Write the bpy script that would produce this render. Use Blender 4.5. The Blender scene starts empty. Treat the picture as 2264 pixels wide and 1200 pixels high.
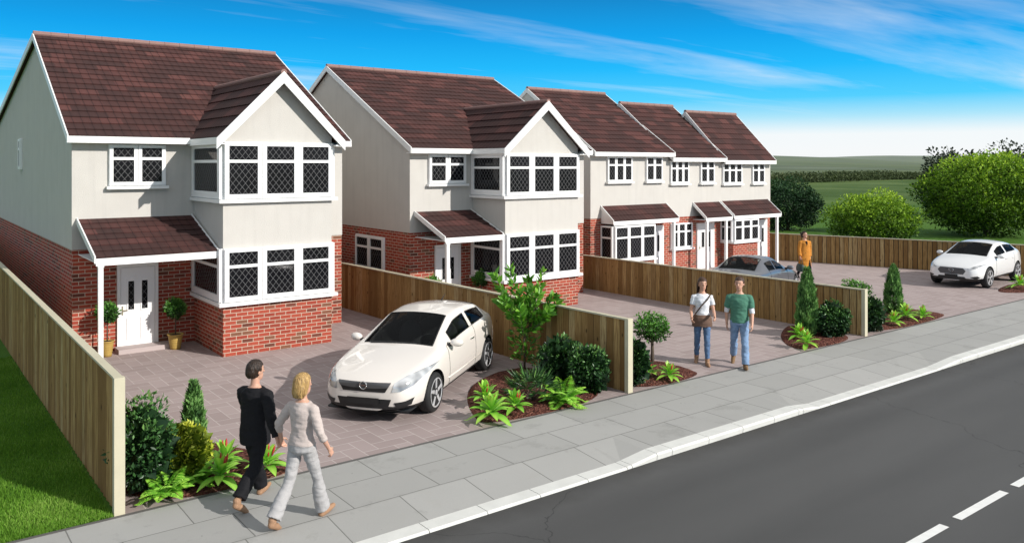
import bpy, bmesh, math, random
import numpy as np
from mathutils import Vector, Matrix, noise
from mathutils.bvhtree import BVHTree
R = math.radians
random.seed(7); rng = np.random.default_rng(7)
scene = bpy.context.scene
COL = scene.collection

# ------------------------------------------------------------------ materials
class NT:
    def __init__(s, name):
        s.m = bpy.data.materials.new(name); s.m.use_nodes = True
        s.t = s.m.node_tree; s.t.nodes.clear()
        s.out = s.t.nodes.new('ShaderNodeOutputMaterial')
    def n(s, typ, ins=None, **kw):
        nd = s.t.nodes.new('ShaderNode' + typ)
        for k, v in kw.items(): setattr(nd, k, v)
        for k, v in (ins or {}).items():
            if hasattr(v, 'is_linked') : s.t.links.new(v, nd.inputs[k])
            else: nd.inputs[k].default_value = v
        return nd
    def math(s, op, a, b=0.0, c=0.0):
        return s.n('Math', {0: a, 1: b, 2: c}, operation=op).outputs[0]
    def mix(s, f, a, b, blend='MIX'):
        nd = s.t.nodes.new('ShaderNodeMix'); nd.data_type = 'RGBA'; nd.blend_type = blend
        for k, v in ((0, f), (6, a), (7, b)):
            if hasattr(v, 'is_linked'): s.t.links.new(v, nd.inputs[k])
            else: nd.inputs[k].default_value = v
        return nd.outputs[2]
    def ramp(s, f, stops, interp='LINEAR'):
        nd = s.n('ValToRGB', {0: f}); cr = nd.color_ramp; cr.interpolation = interp
        while len(cr.elements) < len(stops): cr.elements.new(0.5)
        for e, (p, c) in zip(cr.elements, stops): e.position = p; e.color = c4(c)
        return nd.outputs[0]
    def noise(s, vec, scale, detail=3, rough=0.55):
        ins = {'Scale': scale, 'Detail': detail, 'Roughness': rough}
        if vec is not None: ins['Vector'] = vec
        return s.n('TexNoise', ins).outputs[0]
    def uv(s): return s.n('UVMap').outputs[0]
    def obj(s): return s.n('TexCoord').outputs['Object']
    def scalev(s, v, sc): return s.n('Mapping', {'Vector': v, 'Scale': sc}).outputs[0]
    def bump(s, h, strength=0.3, dist=0.02):
        return s.n('Bump', {'Strength': strength, 'Distance': dist, 'Height': h}).outputs[0]
    def fin(s, color, rough=0.6, normal=None, metallic=0.0, coat=0.0, spec=0.5):
        b = s.n('BsdfPrincipled', {'Base Color': color if hasattr(color, 'is_linked') else c4(color), 'Roughness': rough,
                                   'Metallic': metallic, 'Coat Weight': coat, 'Specular IOR Level': spec})
        if normal is not None: s.t.links.new(normal, b.inputs['Normal'])
        s.t.links.new(b.outputs[0], s.out.inputs[0]); return s.m
def c4(c): return tuple(c) if len(c) == 4 else (c[0], c[1], c[2], 1.0)
M = {}
def plain(name, col, rough=0.5, metallic=0.0, coat=0.0, var=0.06, scale=6.0, spec=0.5, bump=0.0):
    t = NT(name); o = t.obj(); f = t.noise(o, scale, 4)
    c = t.mix(f, c4([x * (1 - var) for x in col]), c4([min(1, x * (1 + var)) for x in col]))
    r = t.n('MapRange', {0: f, 3: max(0.02, rough - 0.08), 4: min(1, rough + 0.08)}).outputs[0]
    M[name] = t.fin(c, r, t.bump(t.noise(o, scale * 12, 3), bump, 0.01) if bump else None, metallic, coat, spec)
    return M[name]
plain('white_upvc', (0.84, 0.84, 0.84), 0.35, var=0.02)
plain('white_paint', (0.82, 0.82, 0.81), 0.45, var=0.03)
plain('dark_void', (0.006, 0.006, 0.007), 0.8)
plain('ridge_clay', (0.26, 0.15, 0.13), 0.75, var=0.2, scale=3, bump=0.3)
plain('cream_wood', (0.52, 0.48, 0.35), 0.7, var=0.12, scale=2.5, bump=0.2)
plain('kerb_stone', (0.62, 0.62, 0.59), 0.85, var=0.16, scale=3.2, bump=0.3)
plain('step_stone', (0.45, 0.38, 0.37), 0.85, var=0.08, scale=4, bump=0.2)
plain('terracotta', (0.42, 0.28, 0.07), 0.7, var=0.15, scale=8, bump=0.2)
plain('bark', (0.10, 0.075, 0.055), 0.9, var=0.4, scale=14, bump=0.6)
plain('soil', (0.05, 0.03, 0.02), 0.95, var=0.3)
plain('chrome', (0.75, 0.75, 0.76), 0.15, 1.0, var=0.02)
plain('alloy', (0.62, 0.62, 0.64), 0.3, 0.35, var=0.03)
plain('rubber', (0.012, 0.012, 0.013), 0.75, var=0.2)
plain('black_trim', (0.012, 0.012, 0.013), 0.45, var=0.1)
plain('grey_trim', (0.10, 0.10, 0.105), 0.35, 0.3, var=0.1)
plain('brass', (0.55, 0.5, 0.36), 0.3, 0.8)
plain('tail_red', (0.3, 0.01, 0.01), 0.2)
plain('road_paint', (0.74, 0.74, 0.72), 0.75, var=0.12, scale=9, bump=0.2)
plain('edging', (0.10, 0.095, 0.09), 0.9)
def paint(name, col, rough, metallic, coat):    # outside: lacquered paint; inside of the shell: dark trim
    t = NT(name); b = t.n('NewGeometry').outputs['Backfacing']; o = t.obj(); f = t.noise(o, 2.5, 4)
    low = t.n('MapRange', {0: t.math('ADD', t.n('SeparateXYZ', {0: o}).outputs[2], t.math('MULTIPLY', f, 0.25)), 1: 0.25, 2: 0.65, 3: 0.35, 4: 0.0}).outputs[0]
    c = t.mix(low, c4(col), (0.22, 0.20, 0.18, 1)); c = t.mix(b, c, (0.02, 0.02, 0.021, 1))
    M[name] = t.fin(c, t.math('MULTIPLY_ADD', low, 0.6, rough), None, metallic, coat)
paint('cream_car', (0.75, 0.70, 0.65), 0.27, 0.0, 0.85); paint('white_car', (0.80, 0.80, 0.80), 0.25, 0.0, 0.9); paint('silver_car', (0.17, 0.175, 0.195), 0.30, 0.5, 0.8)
plain('seat_cloth', (0.07, 0.07, 0.075), 0.9, var=0.2)
plain('red_bloom', (0.45, 0.035, 0.03), 0.6, var=0.3, scale=30)
def glass(name, col, rough=0.05, spec=0.5):
    t = NT(name); o = t.obj()
    M[name] = t.fin(t.mix(t.noise(o, 1.3, 2), c4(col), c4([x * 2.2 + 0.002 for x in col])), rough, None, 0, 0, spec)
t = NT('car_glass')
b_ = t.n('BsdfPrincipled', {'Base Color': (0.004, 0.004, 0.0045, 1), 'Roughness': 0.02, 'Specular IOR Level': 0.35}); tr_ = t.n('BsdfTransparent', {'Color': (0.50, 0.53, 0.52, 1)})
mx = t.n('MixShader', {0: 0.72, 1: b_.outputs[0], 2: tr_.outputs[0]}); t.t.links.new(mx.outputs[0], t.out.inputs[0]); M['car_glass'] = t.m
t = NT('lamp_glass'); o = t.obj()
M['lamp_glass'] = t.fin(t.ramp(t.noise(o, 4.5, 1), [(0.3, (0.16, 0.165, 0.17)), (0.5, (0.42, 0.43, 0.44)), (0.7, (0.72, 0.73, 0.74))]), 0.06, None, 0.2, 1.0)

# leaded window glass: diamond lattice
t = NT('leaded_glass'); s_ = t.n('SeparateXYZ', {0: t.uv()})
u = t.math('DIVIDE', s_.outputs[0], 0.150); v = t.math('DIVIDE', s_.outputs[1], 0.185)
d1 = t.math('ABSOLUTE', t.math('SUBTRACT', t.math('FRACT', t.math('ADD', u, v)), 0.5))
d2 = t.math('ABSOLUTE', t.math('SUBTRACT', t.math('FRACT', t.math('SUBTRACT', u, v)), 0.5))
ln = t.math('GREATER_THAN', t.math('MAXIMUM', d1, d2), 0.458)
pv = t.noise(t.uv(), 1.1, 2)
gcol = t.mix(pv, (0.003, 0.003, 0.004, 1), (0.012, 0.012, 0.014, 1))
col = t.mix(ln, gcol, (0.115, 0.115, 0.12, 1))
M['leaded_glass'] = t.fin(col, t.math('MULTIPLY_ADD', ln, 0.5, 0.07), t.bump(t.math('ADD', ln, t.math('MULTIPLY', t.noise(t.uv(), 5, 1), 0.15)), 0.35, 0.004), 0, 0, 0.16)

# brick
def brickmat(name, gain=1.0):
    t = NT(name); uv = t.uv()
    wob = t.n('VectorMath', {0: uv, 1: t.n('VectorMath', {0: t.n('TexNoise', {'Vector': uv, 'Scale': 22.0, 'Detail': 2.0}).outputs['Color'], 'Scale': 0.006}, operation='SCALE').outputs[0]}, operation='ADD').outputs[0]
    b = t.n('TexBrick', {'Vector': wob, 'Color1': (0, 0, 0, 1), 'Color2': (1, 1, 1, 1), 'Mortar': (0.5, 0.5, 0.5, 1), 'Scale': 1.0, 'Mortar Size': 0.0085, 'Mortar Smooth': 0.25, 'Bias': 0.0, 'Brick Width': 0.27, 'Row Height': 0.092}, offset=0.5)
    g = gain
    bc = t.ramp(b.outputs[0], [(0.0, (0.10 * g, 0.04 * g, 0.028 * g)), (0.10, (0.16 * g, 0.052 * g, 0.036 * g)), (0.16, (0.30 * g, 0.052 * g, 0.034 * g)), (0.45, (0.38 * g, 0.060 * g, 0.036 * g)), (0.72, (0.44 * g, 0.085 * g, 0.05 * g)), (0.88, (0.36 * g, 0.065 * g, 0.04 * g)), (0.93, (0.20 * g, 0.10 * g, 0.06 * g))])
    bc = t.mix(t.ramp(t.noise(uv, 34, 4, 0.7), [(0.45, (0, 0, 0)), (0.75, (0.6, 0.6, 0.6))]), bc, (0.12, 0.045, 0.03, 1))
    bc = t.mix(t.math('MULTIPLY', t.noise(uv, 0.9, 3), 0.35), bc, (0.22, 0.05, 0.03, 1))
    mc = t.mix(t.noise(uv, 15, 3), (0.42, 0.33, 0.25, 1), (0.62, 0.52, 0.42, 1))
    c = t.mix(b.outputs[1], bc, mc)
    h = t.math('ADD', t.math('MULTIPLY', b.outputs[1], -1.0), t.math('MULTIPLY', t.noise(uv, 60, 4), 0.5))
    M[name] = t.fin(c, 0.85, t.bump(h, 0.5, 0.012), spec=0.25)
brickmat('brick')
# roof tile
t = NT('roof_tile'); uv = t.uv(); RH = 0.34
b = t.n('TexBrick', {'Vector': uv, 'Color1': (0, 0, 0, 1), 'Color2': (1, 1, 1, 1), 'Mortar': (0.4, 0.4, 0.4, 1), 'Scale': 1.0, 'Mortar Size': 0.0, 'Bias': 0.0, 'Brick Width': 0.52, 'Row Height': RH}, offset=0.5)
tc = t.ramp(b.outputs[0], [(0.0, (0.046, 0.023, 0.021)), (0.4, (0.060, 0.027, 0.024)), (0.65, (0.078, 0.032, 0.028)), (0.88, (0.105, 0.041, 0.036)), (1.0, (0.135, 0.054, 0.046))])
su = t.n('SeparateXYZ', {0: uv}).outputs[0]
fx = t.math('ABSOLUTE', t.math('SUBTRACT', t.math('FRACT', t.math('DIVIDE', su, 0.2)), 0.5))
jl = t.math('GREATER_THAN', fx, 0.455)
tc = t.mix(t.math('MULTIPLY', jl, 0.8), tc, (0.018, 0.010, 0.010, 1))
tc = t.mix(t.math('MULTIPLY', t.noise(uv, 1.2, 4), 0.3), tc, (0.05, 0.03, 0.03, 1))
tc = t.mix(t.ramp(t.noise(uv, 40, 4, 0.7), [(0.5, (0, 0, 0)), (0.8, (0.4, 0.4, 0.4))]), tc, (0.03, 0.018, 0.018, 1))
hh = t.math('ADD', t.math('MULTIPLY', t.math('SINE', t.math('MULTIPLY', su, 31.4159)), 0.5), t.math('MULTIPLY', jl, -1.0))
M['roof_tile'] = t.fin(tc, 0.8, t.bump(hh, 0.35, 0.02), spec=0.2)
# render (roughcast)
t = NT('roughcast'); o = t.uv()
c = t.mix(t.noise(o, 1.4, 4), (0.545, 0.52, 0.485, 1), (0.645, 0.62, 0.58, 1))
c = t.mix(t.math('MULTIPLY', t.noise(o, 26, 4, 0.7), 0.25), c, (0.40, 0.385, 0.355, 1))
st = t.noise(t.scalev(o, (5, 0.35, 1)), 1.0, 4)
c = t.mix(t.ramp(st, [(0.5, (0, 0, 0)), (0.75, (0.18, 0.18, 0.18))]), c, (0.36, 0.35, 0.33, 1))
M['roughcast'] = t.fin(c, 0.92, t.bump(t.noise(o, 48, 4, 0.75), 0.55, 0.02), spec=0.2)
# fence boards
t = NT('fence_board'); o = t.obj(); av = t.n('Attribute', attribute_name='v').outputs['Fac']
g1 = t.noise(t.n('VectorMath', {0: t.scalev(o, (16, 16, 1.1)), 1: t.n('CombineXYZ', {0: 0.0, 1: 0.0, 2: t.math('MULTIPLY', av, 40.0)}).outputs[0]}, operation='ADD').outputs[0], 2.0, 5, 0.65)
c = t.ramp(av, [(0.0, (0.22, 0.125, 0.045)), (0.3, (0.36, 0.225, 0.085)), (0.6, (0.45, 0.29, 0.115)), (0.8, (0.50, 0.37, 0.18)), (1.0, (0.28, 0.16, 0.058))])
c = t.mix(t.ramp(g1, [(0.35, (0.75, 0.75, 0.75)), (0.62, (0, 0, 0))]), c, (0.17, 0.088, 0.030, 1))
kn = t.n('TexVoronoi', {'Vector': t.n('VectorMath', {0: t.scalev(o, (5, 5, 2.2)), 1: t.n('CombineXYZ', {2: t.math('MULTIPLY', av, 31.0)}).outputs[0]}, operation='ADD').outputs[0], 'Scale': 1.0}).outputs[0]
c = t.mix(t.ramp(kn, [(0.05, (0.85, 0.85, 0.85)), (0.13, (0, 0, 0))]), c, (0.04, 0.022, 0.01, 1))
M['fence_board'] = t.fin(c, 0.85, t.bump(g1, 0.4, 0.01), spec=0.2)
# herringbone pavers
t = NT('block_paving'); o = t.obj(); W_ = 0.27
sp = t.n('SeparateXYZ', {0: t.scalev(o, (1 / W_, 1 / W_, 1))})
i = t.math('FLOOR', sp.outputs[0]); j = t.math('FLOOR', sp.outputs[1])
fx = t.math('SUBTRACT', sp.outputs[0], i); fy = t.math('SUBTRACT', sp.outputs[1], j)
k = t.math('FLOORED_MODULO', t.math('SUBTRACT', i, j), 4.0)
eq = lambda val: t.math('COMPARE', k, val, 0.1)
k0, k1, k2, k3 = eq(0.0), eq(1.0), eq(2.0), eq(3.0)
dmin = t.math('MINIMUM', t.math('MINIMUM', t.math('ADD', fx, k1), t.math('ADD', t.math('SUBTRACT', 1.0, fx), k0)),
              t.math('MINIMUM', t.math('ADD', fy, k2), t.math('ADD', t.math('SUBTRACT', 1.0, fy), k3)))
joint = t.n('MapRange', {0: dmin, 1: 0.018, 2: 0.040, 3: 1.0, 4: 0.0}).outputs[0]
bid = t.n('CombineXYZ', {0: t.math('SUBTRACT', i, k1), 1: t.math('SUBTRACT', j, k2), 2: 0.3}).outputs[0]
rnd = t.n('TexWhiteNoise', {0: bid}, noise_dimensions='3D').outputs[0]
c = t.ramp(rnd, [(0.0, (0.345, 0.277, 0.265)), (0.5, (0.385, 0.312, 0.30)), (1.0, (0.43, 0.352, 0.34))])
c = t.mix(t.math('MULTIPLY', t.noise(o, 0.5, 4), 0.35), c, (0.25, 0.205, 0.20, 1))
c = t.mix(t.math('MULTIPLY', t.noise(o, 45, 4, 0.7), 0.35), c, (0.22, 0.18, 0.175, 1))
c = t.mix(t.math('MULTIPLY', joint, 0.75), c, (0.52, 0.46, 0.44, 1))
M['block_paving'] = t.fin(c, 0.85, t.bump(t.math('ADD', t.math('MULTIPLY', joint, -1.0), t.math('MULTIPLY', t.noise(o, 60, 3), 0.3)), 0.4, 0.01), spec=0.25)
# pavement flags
t = NT('paving_slab'); o = t.obj()
wv = t.n('VectorMath', {0: o, 1: t.n('VectorMath', {0: t.n('TexNoise', {'Vector': o, 'Scale': 3.0}).outputs['Color'], 'Scale': 0.008}, operation='SCALE').outputs[0]}, operation='ADD').outputs[0]
mp = t.n('Mapping', {'Vector': wv, 'Location': (0.4, -8.98, 0)}).outputs[0]
b = t.n('TexBrick', {'Vector': mp, 'Color1': (0, 0, 0, 1), 'Color2': (1, 1, 1, 1), 'Mortar': (0.5, 0.5, 0.5, 1), 'Scale': 1.0, 'Mortar Size': 0.009, 'Mortar Smooth': 0.3, 'Bias': 0.0, 'Brick Width': 1.32, 'Row Height': 0.81}, offset=0.37, squash=0.8, squash_frequency=3)
c = t.ramp(b.outputs[0], [(0.0, (0.385, 0.378, 0.362)), (0.5, (0.41, 0.403, 0.387)), (1.0, (0.445, 0.436, 0.42))])
c = t.mix(t.math('MULTIPLY', t.noise(o, 0.8, 5), 0.55), c, (0.295, 0.292, 0.28, 1))
c = t.mix(t.ramp(t.noise(o, 2.6, 5, 0.7), [(0.55, (0, 0, 0)), (0.8, (0.5, 0.5, 0.5))]), c, (0.36, 0.35, 0.32, 1))
c = t.mix(t.math('MULTIPLY', t.noise(o, 70, 4, 0.75), 0.4), c, (0.20, 0.21, 0.20, 1))
c = t.mix(t.ramp(t.noise(o, 1.1, 6, 0.75), [(0.56, (0, 0, 0)), (0.64, (0.35, 0.35, 0.35)), (0.72, (0.1, 0.1, 0.1))]), c, (0.22, 0.22, 0.205, 1))
c = t.mix(t.ramp(t.noise(o, 9.0, 3), [(0.70, (0, 0, 0)), (0.76, (0.5, 0.5, 0.5))]), c, (0.16, 0.16, 0.15, 1))
c = t.mix(t.math('MULTIPLY', b.outputs[1], 0.8), c, (0.13, 0.13, 0.12, 1))
M['paving_slab'] = t.fin(c, 0.88, t.bump(t.math('ADD', t.math('MULTIPLY', b.outputs[1], -1.5), t.math('MULTIPLY', t.noise(o, 55, 4), 0.35)), 0.4, 0.01), spec=0.25)
# asphalt
t = NT('asphalt'); o = t.obj()
c = t.mix(t.noise(t.scalev(o, (0.10, 0.5, 1)), 1.0, 3), (0.060, 0.060, 0.060, 1), (0.150, 0.149, 0.147, 1))
c = t.mix(t.math('MULTIPLY', t.noise(o, 110, 3, 0.8), 0.55), c, (0.035, 0.035, 0.036, 1))
vs = t.n('TexVoronoi', {'Vector': o, 'Scale': 70.0}).outputs[0]
c = t.mix(t.ramp(vs, [(0.06, (0.5, 0.5, 0.5)), (0.16, (0, 0, 0))]), c, (0.20, 0.20, 0.20, 1))
yy = t.n('SeparateXYZ', {0: o}).outputs[1]
gut = t.n('MapRange', {0: t.math('ADD', yy, t.math('MULTIPLY', t.noise(o, 1.7, 4), 0.5)), 1: 8.55, 2: 9.05, 3: 0.0, 4: 0.65}).outputs[0]
c = t.mix(gut, c, (0.035, 0.033, 0.030, 1))
tw = t.math('ABSOLUTE', t.math('SUBTRACT', t.math('FRACT', t.math('DIVIDE', yy, 1.75)), 0.5))
c = t.mix(t.math('MULTIPLY', t.n('MapRange', {0: tw, 1: 0.05, 2: 0.28, 3: 0.35, 4: 0.0}).outputs[0], t.noise(t.scalev(o, (0.3, 1.2, 1)), 1.0, 3)), c, (0.03, 0.03, 0.031, 1))
crk = t.n('TexVoronoi', {'Vector': t.n('VectorMath', {0: o, 1: t.n('VectorMath', {0: t.n('TexNoise', {'Vector': o, 'Scale': 1.3, 'Detail': 5.0}).outputs['Color'], 'Scale': 1.2}, operation='SCALE').outputs[0]}, operation='ADD').outputs[0], 'Scale': 0.16}, feature='DISTANCE_TO_EDGE').outputs[0]
c = t.mix(t.math('MULTIPLY', t.math('LESS_THAN', crk, 0.0016), 0.55), c, (0.02, 0.02, 0.02, 1))
M['asphalt'] = t.fin(c, 0.85, t.bump(t.noise(o, 90, 3, 0.8), 0.6, 0.012), spec=0.3)
# bark mulch
t = NT('mulch'); o = t.obj()
vr = t.n('TexVoronoi', {'Vector': t.scalev(o, (1, 1.5, 1)), 'Scale': 26.0, 'Randomness': 1.0})
c = t.ramp(t.n('SeparateColor', {0: vr.outputs['Color']}).outputs[0], [(0.0, (0.030, 0.012, 0.010)), (0.4, (0.095, 0.032, 0.024)), (0.75, (0.15, 0.052, 0.038)), (1.0, (0.25, 0.12, 0.085))])
M['mulch'] = t.fin(c, 0.95, t.bump(vr.outputs[0], 1.0, 0.03), spec=0.15)
# grass sheet and hills
t = NT('grass'); o = t.obj()
c = t.mix(t.noise(o, 0.9, 5, 0.7), (0.055, 0.145, 0.014, 1), (0.11, 0.225, 0.030, 1))
c = t.mix(t.math('MULTIPLY', t.noise(o, 25, 4, 0.8), 0.6), c, (0.06, 0.16, 0.014, 1))
far = t.n('MapRange', {0: t.n('VectorMath', {0: o}, operation='LENGTH').outputs[1], 1: 30.0, 2: 130.0, 3: 0.0, 4: 0.85}).outputs[0]
c = t.mix(far, c, t.ramp(t.noise(o, 0.05, 4), [(0.4, (0.045, 0.080, 0.016)), (0.6, (0.10, 0.14, 0.045))]))
M['grass'] = t.fin(c, 0.9, t.bump(t.noise(o, 35, 3, 0.8), 0.8, 0.04), spec=0.15)
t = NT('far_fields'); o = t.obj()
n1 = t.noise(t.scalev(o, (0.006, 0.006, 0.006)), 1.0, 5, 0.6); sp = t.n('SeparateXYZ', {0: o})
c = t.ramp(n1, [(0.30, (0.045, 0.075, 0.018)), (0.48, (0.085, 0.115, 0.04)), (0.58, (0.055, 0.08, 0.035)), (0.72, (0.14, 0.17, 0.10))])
hz = t.n('MapRange', {0: sp.outputs[1], 1: 150.0, 2: 2200.0, 3: 0.0, 4: 1.0}).outputs[0]  # distance haze built into the material, stronger with Y
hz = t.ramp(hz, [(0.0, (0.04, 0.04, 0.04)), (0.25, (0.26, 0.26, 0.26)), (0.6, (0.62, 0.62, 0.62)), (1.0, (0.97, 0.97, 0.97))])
b1 = t.n('BsdfPrincipled', {'Base Color': c, 'Roughness': 0.95, 'Specular IOR Level': 0.1}); e1 = t.n('Emission', {'Color': (0.78, 0.85, 0.86, 1), 'Strength': 1.0})  # pale emission stands in for the haze over the land
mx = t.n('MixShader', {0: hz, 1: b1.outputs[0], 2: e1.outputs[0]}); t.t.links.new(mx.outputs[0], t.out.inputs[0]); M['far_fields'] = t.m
# leaves: colour from the per-leaf value
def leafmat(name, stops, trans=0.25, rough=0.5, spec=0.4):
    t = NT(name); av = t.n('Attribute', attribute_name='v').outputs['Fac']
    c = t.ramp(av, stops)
    b = t.n('BsdfPrincipled', {'Base Color': c, 'Roughness': rough, 'Specular IOR Level': spec})
    tr = t.n('BsdfTranslucent', {'Color': t.mix(1.0, c, (1.0, 1.0, 0.5, 1), 'MULTIPLY')})
    mx = t.n('MixShader', {0: trans, 1: b.outputs[0], 2: tr.outputs[0]})
    t.t.links.new(mx.outputs[0], t.out.inputs[0]); M[name] = t.m
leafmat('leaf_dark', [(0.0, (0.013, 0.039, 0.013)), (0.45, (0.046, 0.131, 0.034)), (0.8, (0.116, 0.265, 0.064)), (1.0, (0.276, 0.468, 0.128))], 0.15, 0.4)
leafmat('leaf_mid', [(0.0, (0.019, 0.058, 0.012)), (0.5, (0.086, 0.250, 0.042)), (1.0, (0.250, 0.518, 0.096))], 0.25, 0.42)
leafmat('leaf_lime', [(0.0, (0.066, 0.206, 0.022)), (0.5, (0.225, 0.562, 0.056)), (1.0, (0.525, 0.800, 0.131))], 0.3, 0.45)
leafmat('leaf_fresh', [(0.0, (0.028, 0.091, 0.011)), (0.5, (0.105, 0.308, 0.031)), (1.0, (0.280, 0.560, 0.077))], 0.35, 0.35)
leafmat('leaf_yellow', [(0.0, (0.152, 0.216, 0.015)), (0.5, (0.531, 0.582, 0.037)), (1.0, (0.800, 0.800, 0.152))], 0.3, 0.5)
leafmat('leaf_conifer', [(0.0, (0.042, 0.103, 0.032)), (0.5, (0.138, 0.298, 0.081)), (1.0, (0.298, 0.505, 0.161))], 0.1, 0.6, 0.2)
leafmat('leaf_tree_dark', [(0.0, (0.006, 0.018, 0.008)), (0.5, (0.020, 0.059, 0.022)), (1.0, (0.056, 0.126, 0.042))], 0.15, 0.6, 0.2)
leafmat('leaf_tree_bright', [(0.0, (0.027, 0.065, 0.008)), (0.5, (0.176, 0.324, 0.027)), (1.0, (0.513, 0.702, 0.068))], 0.3, 0.6, 0.2)
leafmat('leaf_far', [(0.0, (0.03, 0.045, 0.02)), (0.5, (0.065, 0.09, 0.04)), (1.0, (0.13, 0.155, 0.075))], 0.15, 0.7, 0.1)  # hedgerow leaves, distance haze muted into their colour
leafmat('leaf_tree_grey', [(0.0, (0.010, 0.016, 0.010)), (0.5, (0.033, 0.047, 0.029)), (1.0, (0.078, 0.098, 0.065))], 0.15, 0.7, 0.2)
leafmat('grass_blade', [(0.0, (0.07, 0.18, 0.015)), (0.5, (0.17, 0.36, 0.036)), (1.0, (0.36, 0.52, 0.12))], 0.3, 0.6, 0.2)
# cloth / skin
def cloth(name, col, var=0.15, rough=0.9):
    t = NT(name); o = t.obj()
    w = t.noise(t.scalev(o, (5, 5, 16)), 1.0, 3); f = t.noise(o, 9, 4)
    c = t.mix(f, c4([x * (1 - var) for x in col]), c4([min(1, x * (1 + var)) for x in col]))
    M[name] = t.fin(c, rough, t.bump(t.math('ADD', w, t.math('MULTIPLY', t.noise(o, 160, 2), 0.1)), 0.6, 0.02), spec=0.2)
cloth('suit_black', (0.010, 0.010, 0.012), 0.2, 0.8)
cloth('top_beige', (0.50, 0.43, 0.40)); cloth('trousers_cream', (0.40, 0.39, 0.39))
cloth('tee_green', (0.075, 0.20, 0.14)); cloth('tee_white', (0.72, 0.74, 0.78), 0.05); cloth('denim', (0.10, 0.17, 0.30), 0.45)
cloth('denim_pale', (0.20, 0.30, 0.46), 0.5); cloth('coat_mustard', (0.52, 0.215, 0.038), 0.15); cloth('trousers_black', (0.008, 0.009, 0.012))
cloth('jacket_brown', (0.16, 0.10, 0.075), 0.3); cloth('leather_green', (0.03, 0.055, 0.055), 0.2, 0.5)
cloth('shoe_tan', (0.34, 0.20, 0.12), 0.1, 0.6); cloth('shoe_brown', (0.20, 0.12, 0.06), 0.2, 0.6); cloth('strap', (0.10, 0.07, 0.05), 0.1)
def hairmat_(name, a, b):
    t = NT(name); o = t.obj(); f = t.noise(t.scalev(o, (70, 70, 5)), 1.0, 4, 0.65)
    M[name] = t.fin(t.ramp(f, [(0.32, a), (0.68, b)]), 0.42, t.bump(f, 0.7, 0.02), spec=0.4)
hairmat_('hair_dark', (0.006, 0.004, 0.003), (0.045, 0.024, 0.014)); hairmat_('hair_blonde', (0.13, 0.065, 0.018), (0.62, 0.40, 0.15)); hairmat_('hair_brown', (0.02, 0.009, 0.005), (0.10, 0.048, 0.025))
t = NT('skin'); o = t.obj()
b_ = t.n('BsdfPrincipled', {'Base Color': t.mix(t.noise(o, 14, 3), (0.52, 0.28, 0.19, 1), (0.62, 0.36, 0.26, 1)), 'Roughness': 0.5, 'Subsurface Weight': 0.12, 'Subsurface Radius': (0.02, 0.008, 0.004)})
t.t.links.new(b_.outputs[0], t.out.inputs[0]); M['skin'] = t.m
plain('eye_white', (0.7, 0.7, 0.68), 0.3); plain('lips', (0.42, 0.14, 0.12), 0.5); plain('brow', (0.03, 0.018, 0.012), 0.8)

# ------------------------------------------------------------------ mesh helpers
def empty(name, label, cat, loc=(0, 0, 0), rz=0.0, group=None):
    o = bpy.data.objects.new(name, None); COL.objects.link(o)
    o.empty_display_size = 0.3; o.location = loc; o.rotation_euler = (0, 0, rz)
    return tag(o, label, cat, group)
def tag(o, label=None, cat=None, group=None, kind=None):
    if label: o['label'] = label
    if cat: o['category'] = cat
    if group: o['group'] = group
    if kind: o['kind'] = kind
    return o
def link(name, me, parent=None):
    o = bpy.data.objects.new(name, me); COL.objects.link(o)
    if parent is not None: o.parent = parent
    return o
def box_uv(me):
    uvl = me.uv_layers.new(name='UVMap'); co = [v.co for v in me.vertices]
    for p in me.polygons:
        n = p.normal
        if abs(n.z) > 0.93: U, V = Vector((1, 0, 0)), Vector((0, 1, 0))
        else:
            U = Vector((0, 0, 1)).cross(n).normalized(); V = n.cross(U)
        for li in p.loop_indices:
            c = co[me.loops[li].vertex_index]; uvl.data[li].uv = (c.dot(U), c.dot(V))
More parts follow.
